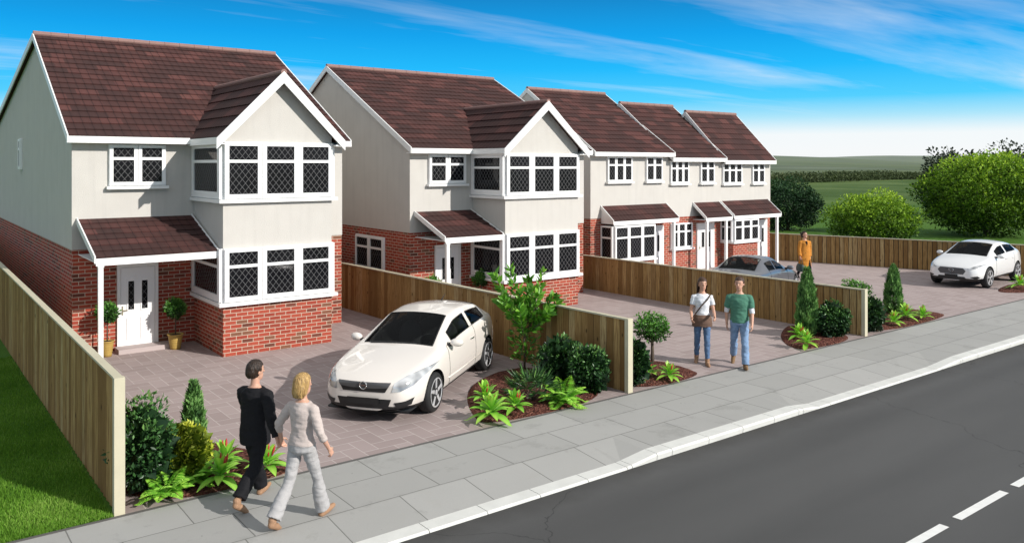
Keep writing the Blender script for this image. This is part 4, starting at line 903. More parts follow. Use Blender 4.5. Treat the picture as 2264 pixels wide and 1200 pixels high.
def person(label, loc, rz, sc, female, legs, arms, wear, hair, hairmat, head_yaw=0.0, head_pitch=0.0, group=None, lean=0.0):
    t = empty('person', label, 'person', loc, rz, group); t.scale = (sc, sc, sc)
    sh = 0.170 if female else 0.195; hipx = 0.088
    T_ = [(0, 0, 0.84, 0.10, 0.085), (0, -0.01, 0.89, 0.165 if female else 0.160, 0.118), (0, -0.012, 0.95, 0.168 if female else 0.160, 0.118), (0, 0, 1.05, 0.140 if female else 0.150, 0.100), (0, 0, 1.12, 0.122 if female else 0.148, 0.095), (0, 0.005, 1.25, 0.145 if female else 0.168, 0.112), (0, 0.0, 1.34, 0.155 if female else 0.180, 0.112), (0, -0.005, 1.39, 0.145 if female else 0.172, 0.098), (0, -0.005, 1.43, 0.118 if female else 0.130, 0.082), (0, -0.005, 1.46, 0.086, 0.066), (0, 0, 1.488, 0.06, 0.056)]
    ft = []; L = []
    for s, (a, k, ab) in zip((-1, 1), legs):
        h = Vector((s * hipx, 0, 0.91)); d1 = Vector((s * math.sin(R(ab)), math.sin(R(a)), -math.cos(R(a)))); kn = h + d1.normalized() * 0.43; d2 = Vector((s * math.sin(R(ab)) * 0.5, math.sin(R(a - k)), -math.cos(R(a - k)))).normalized(); an = kn + d2 * 0.42
        tp = R(a - k) * 0.9; fd = Vector((s * 0.12, math.cos(tp), math.sin(tp) if a - k > 0 else math.sin(tp) * 1.1)).normalized(); L.append((s, h, kn, an, fd))
    low = min(min((an + fd * 0.16).z - 0.030, an.z - 0.075) for s, h, kn, an, fd in L); up = -low - 0.004
    U = Vector((0, 0, up)); A = []
    for s, spec in zip((-1, 1), arms):
        S_ = Vector((s * sh, -0.005, 1.378)) + U
        if len(spec) == 4: # explicit hand target in local coordinates (already on the ground frame)
            H_ = Vector(spec[:3]) / sc; v = H_ - S_; 
            if v.length > 0.54: H_ = S_ + v.normalized() * 0.54
            mid = (S_ + H_) / 2; off = math.sqrt(max(0, 0.285 ** 2 - ((H_ - S_).length / 2) ** 2)); E_ = mid + Vector((s * 0.5, -0.8, 0)).normalized() * off
        else:
            a, b, e = map(R, spec); E_ = S_ + Vector((s * math.sin(b), math.cos(b) * math.sin(a), -math.cos(b) * math.cos(a))) * 0.285; H_ = E_ + Vector((s * math.sin(b) * 0.5 - s * 0.10, math.sin(a + e), -math.cos(a + e))).normalized() * 0.255
        A.append((s, S_, E_, H_))
    sk = MB(); sk.loft(rings_of([(x, y, z + up, rx, ry) for x, y, z, rx, ry in T_]))
    sk.tube([(0, -0.005, 1.44 + up), (0, 0.005, 1.57 + up)], [0.058, 0.052], 14)
    hr = Matrix.Rotation(-R(head_yaw), 3, 'Z') @ Matrix.Rotation(-R(head_pitch), 3, 'X'); hc = Vector((0, 0.012, 1.645 + up)); nk = Vector((0, 0, 1.55 + up))
    HS = 1.10; hp = lambda x, y, z: nk + hr @ ((Vector((x, y, z + up)) - nk) * HS)
    sk.ell(hp(0, 0.008, 1.662), (0.0814, 0.1056, 0.1122), 22, 16, hr); sk.ell(hp(0, 0.034, 1.595), (0.0616, 0.0726, 0.0770), 18, 12, hr); sk.ell(hp(0, 0.070, 1.553), (0.0286, 0.0264, 0.0242), 12, 8, hr)
    sk.capsule([hp(0, 0.098, 1.660), hp(0, 0.118, 1.622)], [0.009, 0.014], 8)
    for s in (-1, 1): sk.ell(hp(s * 0.077, 0.0, 1.640), (0.0110, 0.0220, 0.0330), 10, 8, hr)
    lr = 0.92 if female else 1.0
    for s, h, kn, an, fd in L:
        h, kn, an = h + U, kn + U, an + U
        sk.capsule([h, h.lerp(kn, 0.35), kn, kn.lerp(an, 0.3) + Vector((0, -0.012, 0)), an], [0.082 * lr, 0.076 * lr, 0.054 * lr, 0.054 * lr, 0.036 * lr], 14)
        sk.capsule([an + Vector((0, -0.025, -0.045)), an + fd * 0.10 + Vector((0, 0, -0.045)), an + fd * 0.17 + Vector((0, 0, -0.052))], [0.034, 0.034, 0.022], 12)
    for s, S_, E_, H_ in A:
        sk.capsule([Vector((s * 0.12, -0.005, 1.40 + up)), S_, S_.lerp(E_, 0.5), E_, E_.lerp(H_, 0.35), H_], [0.042, 0.050 * lr, 0.045 * lr, 0.037 * lr, 0.037 * lr, 0.026 * lr], 12)
        hand(sk, H_, H_ - E_, s, wear.get('curl', 0.6))
    body = smooth_body(sk, 'body', 'skin', t, 0.0075, 4)
    for s in (-1, 1):
        e = MB(); e.ell(hp(s * 0.030, 0.092, 1.652), (0.011, 0.007, 0.006), 10, 6, hr); e.build('eye', 'brow', body, True)
        e = MB(); e.capsule([hp(s * 0.016, 0.100, 1.676), hp(s * 0.046, 0.088, 1.679)], [0.0045, 0.0035], 6); e.build('eyebrow', 'brow', body, True)
    e = MB(); e.capsule([hp(-0.020, 0.092, 1.587), hp(0, 0.0995, 1.586), hp(0.020, 0.092, 1.587)], [0.004, 0.0065, 0.004], 6); e.build('mouth', 'lips', body, True)
    # hair
    hb = MB(); hb.ell(hp(0, -0.004, 1.672), (0.0946, 0.1188, 0.1188), 24, 18, hr); hb.ell(hp(0, -0.045, 1.64), (0.0858, 0.0770, 0.0935), 18, 12, hr)
    if hair in ('bob', 'long'):
        zl = 1.515 if hair == 'bob' else 1.40
        hb.loft([[tuple(hp(q * (rx) * math.cos(2 * math.pi * j / 20), yy + q * ry * math.sin(2 * math.pi * j / 20), z)) for j in range(20)] for z, rx, ry, yy, q in ((zl, 0.088, 0.055, -0.055, 0.8), (zl + 0.05, 0.098, 0.068, -0.045, 1), (1.62, 0.096, 0.085, -0.025, 1), (1.70, 0.085, 0.085, -0.01, 1))])
    if hair == 'wavy': 
        for k in range(26): a = k * 2.4; hb.ell(hp(0.085 * math.cos(a), -0.03 + 0.085 * math.sin(a) * (1 if math.sin(a) < 0 else 0.35), 1.60 + 0.16 * ((k * 7) % 26) / 26), (0.028, 0.028, 0.03), 8, 6)
    hm = evalmods(hb.mesh('hair', hairmat), [('REMESH', dict(mode='VOXEL', voxel_size=0.008)), ('SMOOTH', dict(factor=0.5, iterations=2))], 'hair')
    bm = bmesh.new(); bm.from_mesh(hm); inv = hr.inverted(); kill = []
    for f in bm.faces:
        c = inv @ (f.calc_center_median() - nk) / HS; z = c.z + nk.z - up
        if (c.y > 0.042 - max(0, (1.70 - z)) * 0.35 and z < 1.712 + 0.10 * (c.y - 0.1)) or (hair == 'short' and z < 1.575) or (hair == 'short' and c.y > 0.005 and z < 1.645): kill.append(f)
    bmesh.ops.delete(bm, geom=kill, context='FACES'); bm.to_mesh(hm); bm.free()
    nn_ = [v.normal.copy() for v in hm.vertices]
    for v, q in zip(hm.vertices, nn_): p = v.co; v.co = p + q * 0.006 * noise.noise((p.x * 70, p.y * 70, p.z * 18))
    hm.polygons.foreach_set('use_smooth', [True] * len(hm.polygons)); link('hair', hm, t)
    # clothing follows the body, a little larger
    up_ = lambda rows, f: rings_of([(x, y, z + up, rx, ry) for x, y, z, rx, ry in rows], 24, f)
    if 'trousers' in wear:
        mat, inf, flare, zl = wear['trousers']; m = MB(); m.loft(up_([r for r in T_ if r[2] < 1.06], inf))
        for s, h, kn, an, fd in L:
            h, kn, an = h + U, kn + U, an + U; e = kn.lerp(an, zl)
            m.capsule([h, h.lerp(kn, 0.4), kn], [0.084 * lr + inf, 0.076 * lr + inf, 0.056 * lr + inf], 14); m.tube([h.lerp(kn, 0.8), kn, kn.lerp(e, 0.4) + Vector((0, -0.008, 0)), e], [0.060 * lr + inf, 0.056 * lr + inf, 0.054 * lr + inf + flare * 0.4, 0.038 * lr + inf + flare], 16)
        smooth_body(m, 'trousers', mat, t, 0.010, 2, 0.5, 0.010)
    if 'top' in wear:
        mat, inf, zb, sl = wear['top']; m = MB(); rows = [r for r in T_ if zb <= r[2] < 1.47]; m.loft(up_(rows, inf))
        for s, S_, E_, H_ in A:
            if sl <= 1: pts = [Vector((s * 0.10, -0.005, 1.39 + up)), S_, S_.lerp(E_, 0.5 * sl), S_.lerp(E_, sl)]; rr = [0.046 + inf, 0.053 * lr + inf, 0.050 * lr + inf, 0.042 * lr + inf + 0.006]
            else: pts = [Vector((s * 0.10, -0.005, 1.39 + up)), S_, S_.lerp(E_, 0.5), E_, E_.lerp(H_, sl - 1)]; rr = [0.046 + inf, 0.053 * lr + inf, 0.048 * lr + inf, 0.040 * lr + inf, 0.030 * lr + inf + 0.004]
            m.tube(pts, rr, 14)
        smooth_body(m, wear.get('topname', 'top'), mat, t, 0.010, 5, 0.5, 0.010)
    if 'under' in wear:   # longer sleeves showing below the short sleeves
        mat, sl = wear['under']
        for s, S_, E_, H_ in A:
            m = MB(); m.tube([S_.lerp(E_, 0.3), E_, E_.lerp(H_, sl)], [0.047 + 0.010, 0.040 + 0.010, 0.038 + 0.010], 14); smooth_body(m, 'sleeve', mat, t, 0.009, 2, 0.5, 0.004)
    if 'skirt' in wear:   # open coat or jacket hem below the waist
        mat, rows, nm = wear['skirt']; m = MB(); m.loft(up_(rows, 0)); smooth_body(m, nm, mat, t, 0.011, 3, 0.5, 0.008, 6)
    for s, h, kn, an, fd in L:
        an = an + U; m = MB(); o = 0.010; zo = Vector((0, 0, -0.047))
        m.capsule([an + Vector((0, -0.028, 0)) + zo, an + fd * 0.09 + zo, an + fd * 0.18 + zo + Vector((0, 0, -0.006))], [0.036 + o * 0.6, 0.037 + o * 0.5, 0.025 + o * 0.4], 14); m.capsule([an + Vector((0, -0.01, 0.005 + 0.05 * wear.get('boot', 0))), an + Vector((0, -0.01, -0.03))], [0.038 + o, 0.038 + o], 12)
        smooth_body(m, 'shoe', wear['shoe'], t, 0.008, 3)
    return t, A, up
rzA = -R(62)
fA = Vector((math.sin(R(62)), math.cos(R(62)), 0)); rA = Vector((math.cos(R(62)), -math.sin(R(62)), 0)); PM = Vector((3.92, 10.80, 0)); PW = Vector((4.18, 9.84, 0)); HH = (PM + PW) / 2 + Vector((0.0, 0, 0.93)) + fA * 0.02
loc_in = lambda P, o: tuple(Vector(((P - o).dot(rA), (P - o).dot(fA), P.z))) + (0,)
person('man in a black suit walking away, holding the hand of the blonde woman', PM, rzA, 1.07, False, [(18, 4, 2), (-16, 30, 2)], [(22, 8, 45), loc_in(HH - rA * 0.03, PM)],
       dict(trousers=('suit_black', 0.022, 0.028, 0.93), top=('suit_black', 0.026, 0.90, 1.88), topname='suit_jacket', skirt=('suit_black', [(0, 0, 0.76, 0.205, 0.165), (0, 0, 0.90, 0.21, 0.165), (0, 0, 1.05, 0.195, 0.15), (0, 0, 1.2, 0.19, 0.14), (0, 0, 1.32, 0.195, 0.135)], 'jacket_hem'), shoe='shoe_tan', curl=0.9), 'short', 'hair_dark', 12)
person('blonde woman in beige top and pale flared trousers walking away beside the black-suited man', PW, rzA, 1.06, True, [(-17, 22, 2), (20, 6, 2)], [loc_in(HH + rA * 0.03, PW), (-6, 24, 38)],
       dict(trousers=('trousers_cream', 0.011, 0.045, 0.97), top=('top_beige', 0.015, 0.93, 1.45), shoe='shoe_tan', curl=0.9), 'bob', 'hair_blonde', 10)
PC = Vector((15.16, 11.46, 0)); rzB = R(128)
person('man in a green T-shirt and pale jeans walking towards the road', PC, rzB, 1.13, False, [(17, 4, 2), (-14, 26, 2)], [(10, 9, 20), (-12, 10, 14)],
       dict(trousers=('denim_pale', 0.012, 0.022, 0.95), top=('tee_green', 0.022, 0.88, 0.72), under=('tee_white', 0.12), shoe='shoe_brown', topname='t_shirt'), 'short', 'hair_brown', 12)
tw, Aw, upw = person('woman in a white T-shirt and blue jeans, brown jacket tied at her waist', (14.66, 12.10, 0), rzB + 0.1, 1.09, True, [(8, 6, 1), (-8, 16, 1)], [(10, 12, 62), (8, 12, 55)],
       dict(trousers=('denim', 0.010, 0.004, 0.85), top=('tee_white', 0.014, 0.95, 0.55), topname='t_shirt', skirt=('jacket_brown', [(0, -0.02, 0.78, 0.21, 0.15), (0, -0.01, 0.88, 0.205, 0.155), (0, 0, 0.97, 0.192, 0.145), (0, 0, 1.03, 0.165, 0.12)], 'tied_jacket'), shoe='shoe_tan', boot=1), 'long', 'hair_brown', -14)
m = MB(); pts = [(-0.165, 0.02, 1.44 + upw), (-0.10, 0.125, 1.36 + upw), (0.03, 0.142, 1.22 + upw), (0.15, 0.11, 1.05 + upw)]; m.tube(pts, [0.014] * 4, 6); m.build('strap', 'strap', tw, True)
tc_, Ac, upc = person('dark-haired woman in a mustard coat and black trousers, carrying a bag', (28.95, 18.75, 0), R(150), 1.06, True, [(20, 6, 2), (-10, 28, 2)], [(-6, 8, 16), (4, 12, 12)],
       dict(trousers=('trousers_black', 0.012, 0.004, 0.93), top=('coat_mustard', 0.034, 0.90, 1.92), topname='coat', skirt=('coat_mustard', [(0, 0, 0.44, 0.25, 0.19), (0, 0, 0.75, 0.225, 0.17), (0, 0, 1.0, 0.205, 0.15), (0, 0, 1.2, 0.19, 0.145), (0, 0, 1.34, 0.178, 0.132)], 'coat_skirt'), shoe='suit_black', curl=1.2), 'wavy', 'hair_dark', -18, -14)
m = MB(); m.ell((0, 0.135, 1.345 + upc), (0.045, 0.018, 0.10), 12, 10); m.build('jumper', 'trousers_black', tc_, True)
for z_ in (0.78, 1.0): m = MB(); m.ell((0.05, 0.165 if z_ > 0.9 else 0.176, z_ + upc), (0.016, 0.008, 0.016), 10, 6); m.build('button', 'hair_dark', tc_, True)
# the bag hangs from her right hand
s, S_, E_, H_ = Ac[1]; hd = (H_ - E_).normalized(); hw = tc_.matrix_basis @ (H_ + hd * 0.085)
bg_ = empty('handbag', 'dark green handbag held by the woman in the mustard coat', 'bag', (hw.x, hw.y, hw.z - 0.48), R(150))
m = MB(); m.loft([[(x * sx, y * sy, z) for x, y in [(math.copysign(abs(math.cos(6.28318 * j / 20)) ** 0.5, math.cos(6.28318 * j / 20)), math.copysign(abs(math.sin(6.28318 * j / 20)) ** 0.6, math.sin(6.28318 * j / 20))) for j in range(20)]] for z, sx, sy in ((0.0, 0.09, 0.20), (0.03, 0.105, 0.225), (0.16, 0.105, 0.225), (0.26, 0.075, 0.20), (0.285, 0.02, 0.185))]); m.build('bag_body', 'leather_green', bg_, True)
for sx in (-0.035, 0.035):
    m = MB(); m.tube([(sx, 0.11 * math.cos(a), 0.27 + 0.205 * math.sin(a)) for a in [math.pi * k / 12 for k in range(13)]], [0.008] * 13, 7); m.build('handle', 'leather_green', bg_, True)
# ------------------------------------------------------------------ cars (local +X forward, +Y to the car's left)
def interp(c, x):
    xs = [p[0] for p in c][::-1]; ys = [p[1] for p in c][::-1]; return float(np.interp(x, xs, ys))
def split_mats(me, names):
    """one mesh per material slot"""
    out = {}
    for k, nm in names.items():
        fs = [p for p in me.polygons if p.material_index == k]
        if not fs: continue
        idx = {}; V = []; F = []
        for p in fs:
            q = []
            for vi in p.vertices:
                if vi not in idx: idx[vi] = len(V); V.append(tuple(me.vertices[vi].co))
                q.append(idx[vi])
            F.append(q)
        m = bpy.data.meshes.new(nm); m.from_pydata(V, [], F); m.polygons.foreach_set('use_smooth', [True] * len(F)); m.update(); out[k] = m
    return out
def boundary_tubes(me, r, mb):
    bm = bmesh.new(); bm.from_mesh(me)
    for e in bm.edges:
        if e.is_boundary: mb.tube([e.verts[0].co, e.verts[1].co], r, 4)
    bm.free()
def wheel(parent, c, r, w, side, spokes, twin=False):
    x, y, z = c; s = side; t = MB()
    t.lathe([(r * 0.70, -w / 2), (r * 0.90, -w / 2), (r * 0.98, -w * 0.38), (r, -w * 0.2), (r, w * 0.2), (r * 0.98, w * 0.38), (r * 0.90, w / 2), (r * 0.70, w / 2)], 40, c, 'y')
    wh = t.build('wheel', 'rubber', parent, True); q = MB(); rr = r * 0.735
    q.lathe([(rr * 0.9, 0), (rr, s * w * 0.48), (rr * 1.0, s * w * 0.53), (rr * 0.93, s * w * 0.53), (rr * 0.88, s * w * 0.40), (rr * 0.86, s * w * 0.05)], 40, c, 'y')
    for k in range(spokes):
        a = 2 * math.pi * k / spokes + 0.3
        for da in ((-0.13, 0.13) if twin else (0,)):
            ca, sa = math.cos(a), math.sin(a); cb, sb = math.cos(a + da * 1.2), math.sin(a + da * 1.2); h0, h1 = r * (0.075 if twin else 0.13), r * (0.05 if twin else 0.085)
            p0 = Vector((x + ca * r * 0.10, y + s * w * 0.40, z + sa * r * 0.10)); p1 = Vector((x + cb * rr * 0.93, y + s * w * 0.45, z + sb * rr * 0.93)); n0 = Vector((-sa, 0, ca)); n1 = Vector((-sb, 0, cb)); d = Vector((0, s * w * 0.09, 0))
            q.loft([[p0 - n0 * h0, p0 + n0 * h0, p0 + n0 * h0 * 0.8 + d, p0 - n0 * h0 * 0.8 + d], [p1 - n1 * h1, p1 + n1 * h1, p1 + n1 * h1 * 0.8 + d, p1 - n1 * h1 * 0.8 + d]])
    q.lathe([(0.001, s * w * 0.36), (r * 0.15, s * w * 0.36), (r * 0.14, s * w * 0.52), (0.001, s * w * 0.54)], 20, c, 'y')
    q.build('rim', 'alloy', wh); b = MB(); b.lathe([(0.001, s * w * 0.02), (rr * 0.9, s * w * 0.02), (rr * 0.9, s * w * 0.06), (0.001, s * w * 0.06)], 30, c, 'y'); b.build('brake_disc', 'grey_trim', wh)
def car(name, label, loc, rz, paint, C, ST, glassx, L, wr_, wx, door_x, scale=(1, 1, 1), spokes=5, twin=False):
    t = empty(name, label, 'car', loc, rz); t.scale = scale
    V = []; F = []; MI = []; n = len(ST); ring = 18
    for x in ST:
        zb, wb, ws, zs, wm, zm, wl, zl, wg, zg, wrr, zr, zt = [interp(C[k], x) for k in ('zb', 'wb', 'ws', 'zs', 'wm', 'zm', 'wl', 'zl', 'wg', 'zg', 'wr', 'zr', 'zt')]
        h = [(0, zb), (wb, zb), (ws, zs), (wm, zm), (wl, zl), (wg, zg), (wrr + 0.035, zr - 0.05 * min(1, max(0.15, (zr - zg) * 3))), (wrr - 0.03, zr), (wrr * 0.5, (zr * 0.3 + zt * 0.7)), (0, zt)]
        V += [(x, y, z) for y, z in h] + [(x, -y, z) for y, z in h[1:9]]
    mir = lambda k: k if k in (0, 9) else 9 + k
    gx = glassx
    def region(xa, xb, k):
        xm = (xa + xb) / 2
        if k == 0 or (k == 1): return 5
        if k in (7, 8):
            if gx['ws'][1] < xm < gx['ws'][0]: return 1
            if gx['rw'][1] < xm < gx['rw'][0]: return 3
        if k == 5 and any(b < xm < a for a, b in gx['side']): return 2
        if k in (2, 3, 4) and door_x and any(b < xm < a for a, b in door_x): return 4
        return 0
    for i in range(n - 1):
        for k in range(9):
            a, b = i * ring, (i + 1) * ring; r = region(ST[i], ST[i + 1], k)
            F.append((a + k, b + k, b + k + 1, a + k + 1)); MI.append(r); F.append((a + mir(k), a + mir(k + 1), b + mir(k + 1), b + mir(k))); MI.append(r)
    for e, o in ((0, 0), ((n - 1) * ring, 1)):
        for k in range(9):
            q = [e + k, e + k + 1, e + mir(k + 1), e + mir(k)]; q = [v for i_, v in enumerate(q) if v not in q[:i_]]
            F.append(tuple(q if not o else q[::-1])); MI.append(0)
    me = bpy.data.meshes.new('cage'); me.from_pydata(V, [], F); me.polygons.foreach_set('material_index', MI)
    for mn in (paint, 'car_glass', 'car_glass', 'car_glass', paint, 'black_trim', 'black_trim'): me.materials.append(M[mn])
    bm = bmesh.new(); bm.from_mesh(me); bmesh.ops.recalc_face_normals(bm, faces=bm.faces[:]); bm.to_mesh(me); bm.free()
    me = evalmods(me, [('SUBSURF', dict(levels=2, render_levels=2))])
    cut = MB(); cut.mi = 0
    for x in wx:
        for s in (-1, 1): cut.lathe([(0.001, s * 0.52), (wr_ + 0.045, s * 0.52), (wr_ + 0.05, s * 1.3), (0.001, s * 1.3)], 40, (x, 0, wr_ + 0.005), 'y')
    cm = cut.mesh('cutter', ['black_trim'])
    bm = bmesh.new(); bm.from_mesh(cm); bmesh.ops.recalc_face_normals(bm, faces=bm.faces[:]); bm.to_mesh(cm); bm.free()
    co_ = bpy.data.objects.new('cut', cm); 
    for _ in range(7): cm.materials.append(M['black_trim'])
    cm.polygons.foreach_set('material_index', [6] * len(cm.polygons))
    me = evalmods(me, [('BOOLEAN', dict(operation='DIFFERENCE', solver='EXACT', object=co_, material_mode='INDEX'))]); bpy.data.objects.remove(co_)
    parts = split_mats(me, {0: 'body', 1: 'windscreen', 2: 'side_window', 3: 'rear_window', 4: 'door', 5: 'underbody', 6: 'wheel_arch'})
    mats = {0: paint, 1: 'car_glass', 2: 'car_glass', 3: 'car_glass', 4: paint, 5: 'black_trim', 6: 'black_trim'}; O = {}
    bv = BVHTree.FromPolygons([v.co for v in me.vertices], [tuple(p.vertices) for p in me.polygons])
    for k, m_ in parts.items():
        m_.materials.append(M[mats[k]])
        if k in (2, 4, 6) :      # left and right pieces (and the four arches) are parts of their own
            bm = bmesh.new(); bm.from_mesh(m_); seen = set(); groups = []
            bm.faces.ensure_lookup_table()
            for f in bm.faces:
                if f.index in seen: continue
                st = [f]; seen.add(f.index); g = []
                while st:
                    q = st.pop(); g.append(q.index)
                    for e in q.edges:
                        for lf in e.link_faces:
                            if lf.index not in seen: seen.add(lf.index); st.append(lf)
                groups.append(g)
            bm.free()
            for g in groups:
                idx = {}; VV = []; FF = []
                for fi in g:
                    qq = []
                    for vi in m_.polygons[fi].vertices:
                        if vi not in idx: idx[vi] = len(VV); VV.append(tuple(m_.vertices[vi].co))
                        qq.append(idx[vi])
                    FF.append(qq)
                mm = bpy.data.meshes.new(m_.name); mm.from_pydata(VV, [], FF); mm.polygons.foreach_set('use_smooth', [True] * len(FF)); mm.materials.append(M[mats[k]]); mm.update()
                o = link(m_.name, mm, t); O.setdefault(k, []).append(o)
                if k in (2, 4) and len(FF) > 6: sb = MB(); boundary_tubes(mm, 0.009 if k == 2 else 0.005, sb); sb.build('seal', 'black_trim', o)
        else:
            o = link(m_.name, m_, t); O[k] = o
            if k in (1, 3): sb = MB(); boundary_tubes(m_, 0.012, sb); sb.build('seal', 'black_trim', o)
    for x in wx:
        for s in (-1, 1): wheel(t, (x, s * (interp(C['wm'], x) - 0.115), wr_), wr_, 0.21, s, spokes, twin)
    zs_ = interp(C['zt'], -.3) / 1.43
    for s in (-1, 1):
        m_ = MB(); m_.ell((-.12, s * .36, .50 * zs_), (.27, .25, .10), 16, 10); m_.ell((-.38, s * .36, .80 * zs_), (.09, .24, .34), 16, 12, Matrix.Rotation(R(-14), 3, 'Y')); st_ = m_.build('seat', 'seat_cloth', t, True)
        m_ = MB(); m_.ell((-.47, s * .36, 1.19 * zs_), (.05, .13, .085), 14, 8); m_.build('headrest', 'seat_cloth', st_, True)
    m_ = MB(); m_.ell((-1.12, 0, .80 * zs_), (.10, .58, .30), 18, 12, Matrix.Rotation(R(-16), 3, 'Y')); m_.build('rear_bench', 'seat_cloth', t, True)
    m_ = MB(); m_.ell((.66, 0, .80 * zs_), (.26, .66, .15), 20, 10); m_.build('dashboard', 'black_trim', t, True)
    m_ = MB(); m_.tube([(.36 + .06 * math.sin(a), .36 + .18 * math.cos(a), .90 * zs_ + .17 * math.sin(a)) for a in [2 * math.pi * k / 20 for k in range(21)]], .014, 6); m_.tube([(.36, .36, .90 * zs_), (.60, .36, .82 * zs_)], .03, 8); m_.build('steering_wheel', 'grey_trim', t, True)
    def decal(nm, poly, view, mat, parent=None, off=0.006, cuts=3, mirror=False, thick=None):
        for sg in ((1, -1) if mirror else (1,)):
            pts = [(a * (sg if view in 'fr' else 1), b) for a, b in poly]
            bm = bmesh.new(); org = {'f': lambda a, b: Vector((4, a, b)), 'r': lambda a, b: Vector((-4, a, b)), 's': lambda a, b: Vector((a, 3 * sg, b))}[view]; dr = {'f': Vector((-1, 0, 0)), 'r': Vector((1, 0, 0)), 's': Vector((0, -sg, 0))}[view]
            c = (sum(p[0] for p in pts) / len(pts), sum(p[1] for p in pts) / len(pts)); vs = [bm.verts.new(org(*p)) for p in pts]; vc = bm.verts.new(org(*c))
            for i in range(len(vs)): bm.faces.new((vs[i], vs[(i + 1) % len(vs)], vc))
            bmesh.ops.subdivide_edges(bm, edges=bm.edges[:], cuts=cuts, use_grid_fill=True)
            for v in bm.verts:
                h, nr, _, _ = bv.ray_cast(v.co, dr)
                if h is not None: v.co = h + (nr if nr.dot(dr) < 0 else -nr) * off * 0.7 - dr * off * 0.5
                else: v.co = v.co + dr * 2.2 if view == 's' else v.co + dr * 2
            bmesh.ops.recalc_face_normals(bm, faces=bm.faces[:])
            f0 = bm.faces[:][0]
            if f0.normal.dot(dr) > 0: bmesh.ops.reverse_faces(bm, faces=bm.faces[:])
            m_ = bpy.data.meshes.new(nm); bm.to_mesh(m_); bm.free(); m_.polygons.foreach_set('use_smooth', [True] * len(m_.polygons)); m_.materials.append(M[mat]); o = link(nm, m_, parent or t)
        return o
    def hit(a, b, view='f', s=1):
        h = bv.ray_cast(Vector((4, a, b)) if view == 'f' else Vector((-4, a, b)) if view == 'r' else Vector((a, 3 * s, b)), Vector((-1, 0, 0)) if view == 'f' else Vector((1, 0, 0)) if view == 'r' else Vector((0, -s, 0)))[0]
        return h or Vector((2, a, b))
    def mirrors(x, z, paint_):
        for s in (-1, 1):
            p = hit(x, z, 's', s); m_ = MB(); rot = Matrix.Rotation(s * R(12), 3, 'Z'); m_.ell(p + Vector((-0.02, s * 0.15, 0.05)), (0.075, 0.12, 0.072), 16, 10, rot); mo = m_.build('wing_mirror', paint_, t, True)
            k_ = MB(); k_.tube([p + Vector((0, -s * 0.02, 0)), p + Vector((-0.01, s * 0.09, 0.02))], [0.035, 0.028], 8); k_.build('mirror_arm', 'black_trim', mo, True)
    def handles(xs, z, mat='chrome'):
        k = 0
        for s in (1, -1):
            for x in xs:
                p = hit(x, z, 's', s); m_ = MB(); m_.capsule([p + Vector((0.09, s * 0.012, 0)), p + Vector((0, s * 0.028, 0.004)), p + Vector((-0.09, s * 0.012, 0))], [0.012, 0.014, 0.012], 8)
                ds = [o for o in O.get(4, []) if o.data.vertices[0].co.y * s > 0 and min(v.co.x for v in o.data.vertices) < x < max(v.co.x for v in o.data.vertices)]
                m_.build('handle', mat, ds[0] if ds else t, True)
    return t, decal, hit, mirrors, handles, O
# --- cream three-door hatchback
C1 = dict(zb=[(2.15, .22), (1.9, .17), (-1.9, .2), (-2.14, .30)], wb=[(2.15, .40), (1.95, .62), (1.5, .74), (-1.6, .74), (-2.14, .55)], ws=[(2.15, .50), (2.0, .74), (1.7, .83), (1.3, .86), (-1.4, .86), (-1.9, .80), (-2.14, .62)], zs=[(2.15, .28), (1.6, .25), (-1.7, .27), (-2.14, .38)],
    wm=[(2.15, .52), (2.0, .76), (1.7, .86), (1.3, .885), (0, .88), (-1.35, .885), (-1.9, .81), (-2.14, .64)], zm=[(2.15, .46), (1.6, .56), (0, .58), (-1.6, .66), (-2.14, .62)],
    wl=[(2.15, .49), (2.0, .70), (1.7, .80), (1.3, .845), (0, .855), (-1.35, .85), (-1.9, .76), (-2.14, .58)], zl=[(2.15, .60), (2.0, .67), (1.7, .745), (1.3, .82), (.8, .88), (0, .92), (-1.2, .98), (-1.75, 1.02), (-2.0, .98), (-2.14, .86)],
    wg=[(2.15, .44), (2.0, .64), (1.7, .74), (1.3, .785), (.9, .80), (0, .815), (-1.2, .80), (-1.75, .70), (-2.14, .54)], zg=[(2.15, .625), (2.0, .70), (1.7, .785), (1.3, .865), (.9, .925), (0, .965), (-1.2, 1.03), (-1.75, 1.07), (-2.0, 1.02), (-2.14, .90)],
    wr=[(2.15, .36), (2.0, .52), (1.7, .62), (1.3, .68), (.95, .71), (.5, .645), (0, .585), (-.6, .575), (-1.2, .55), (-1.75, .53), (-2.0, .50), (-2.14, .44)], zr=[(2.15, .64), (2.0, .725), (1.7, .815), (1.3, .895), (.95, .955), (.5, 1.16), (0.05, 1.345), (-.5, 1.395), (-1.0, 1.365), (-1.45, 1.29), (-1.8, 1.14), (-2.0, 1.04), (-2.14, .92)],
    zt=[(2.15, .66), (2.0, .745), (1.7, .85), (1.3, .935), (.95, .985), (.5, 1.19), (0.05, 1.385), (-.5, 1.44), (-1.0, 1.415), (-1.45, 1.335), (-1.8, 1.17), (-2.0, 1.06), (-2.14, .93)])
S1 = [2.15, 2.08, 1.95, 1.72, 1.45, 1.18, 1.0, .93, .72, .45, .18, .06, -.06, -.35, -.44, -.62, -.70, -1.0, -1.22, -1.36, -1.45, -1.55, -1.80, -1.96, -2.06, -2.14]
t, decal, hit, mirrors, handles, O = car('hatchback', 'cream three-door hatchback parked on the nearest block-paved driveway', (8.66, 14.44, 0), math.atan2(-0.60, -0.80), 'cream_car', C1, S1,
    dict(ws=(.95, .05), rw=(-1.42, -1.90), side=[(.46, -.44), (-.62, -1.36)]), 4.29, 0.325, (1.32, -1.32), [(.72, -.62)], (1.20, 1.11, 1.10))
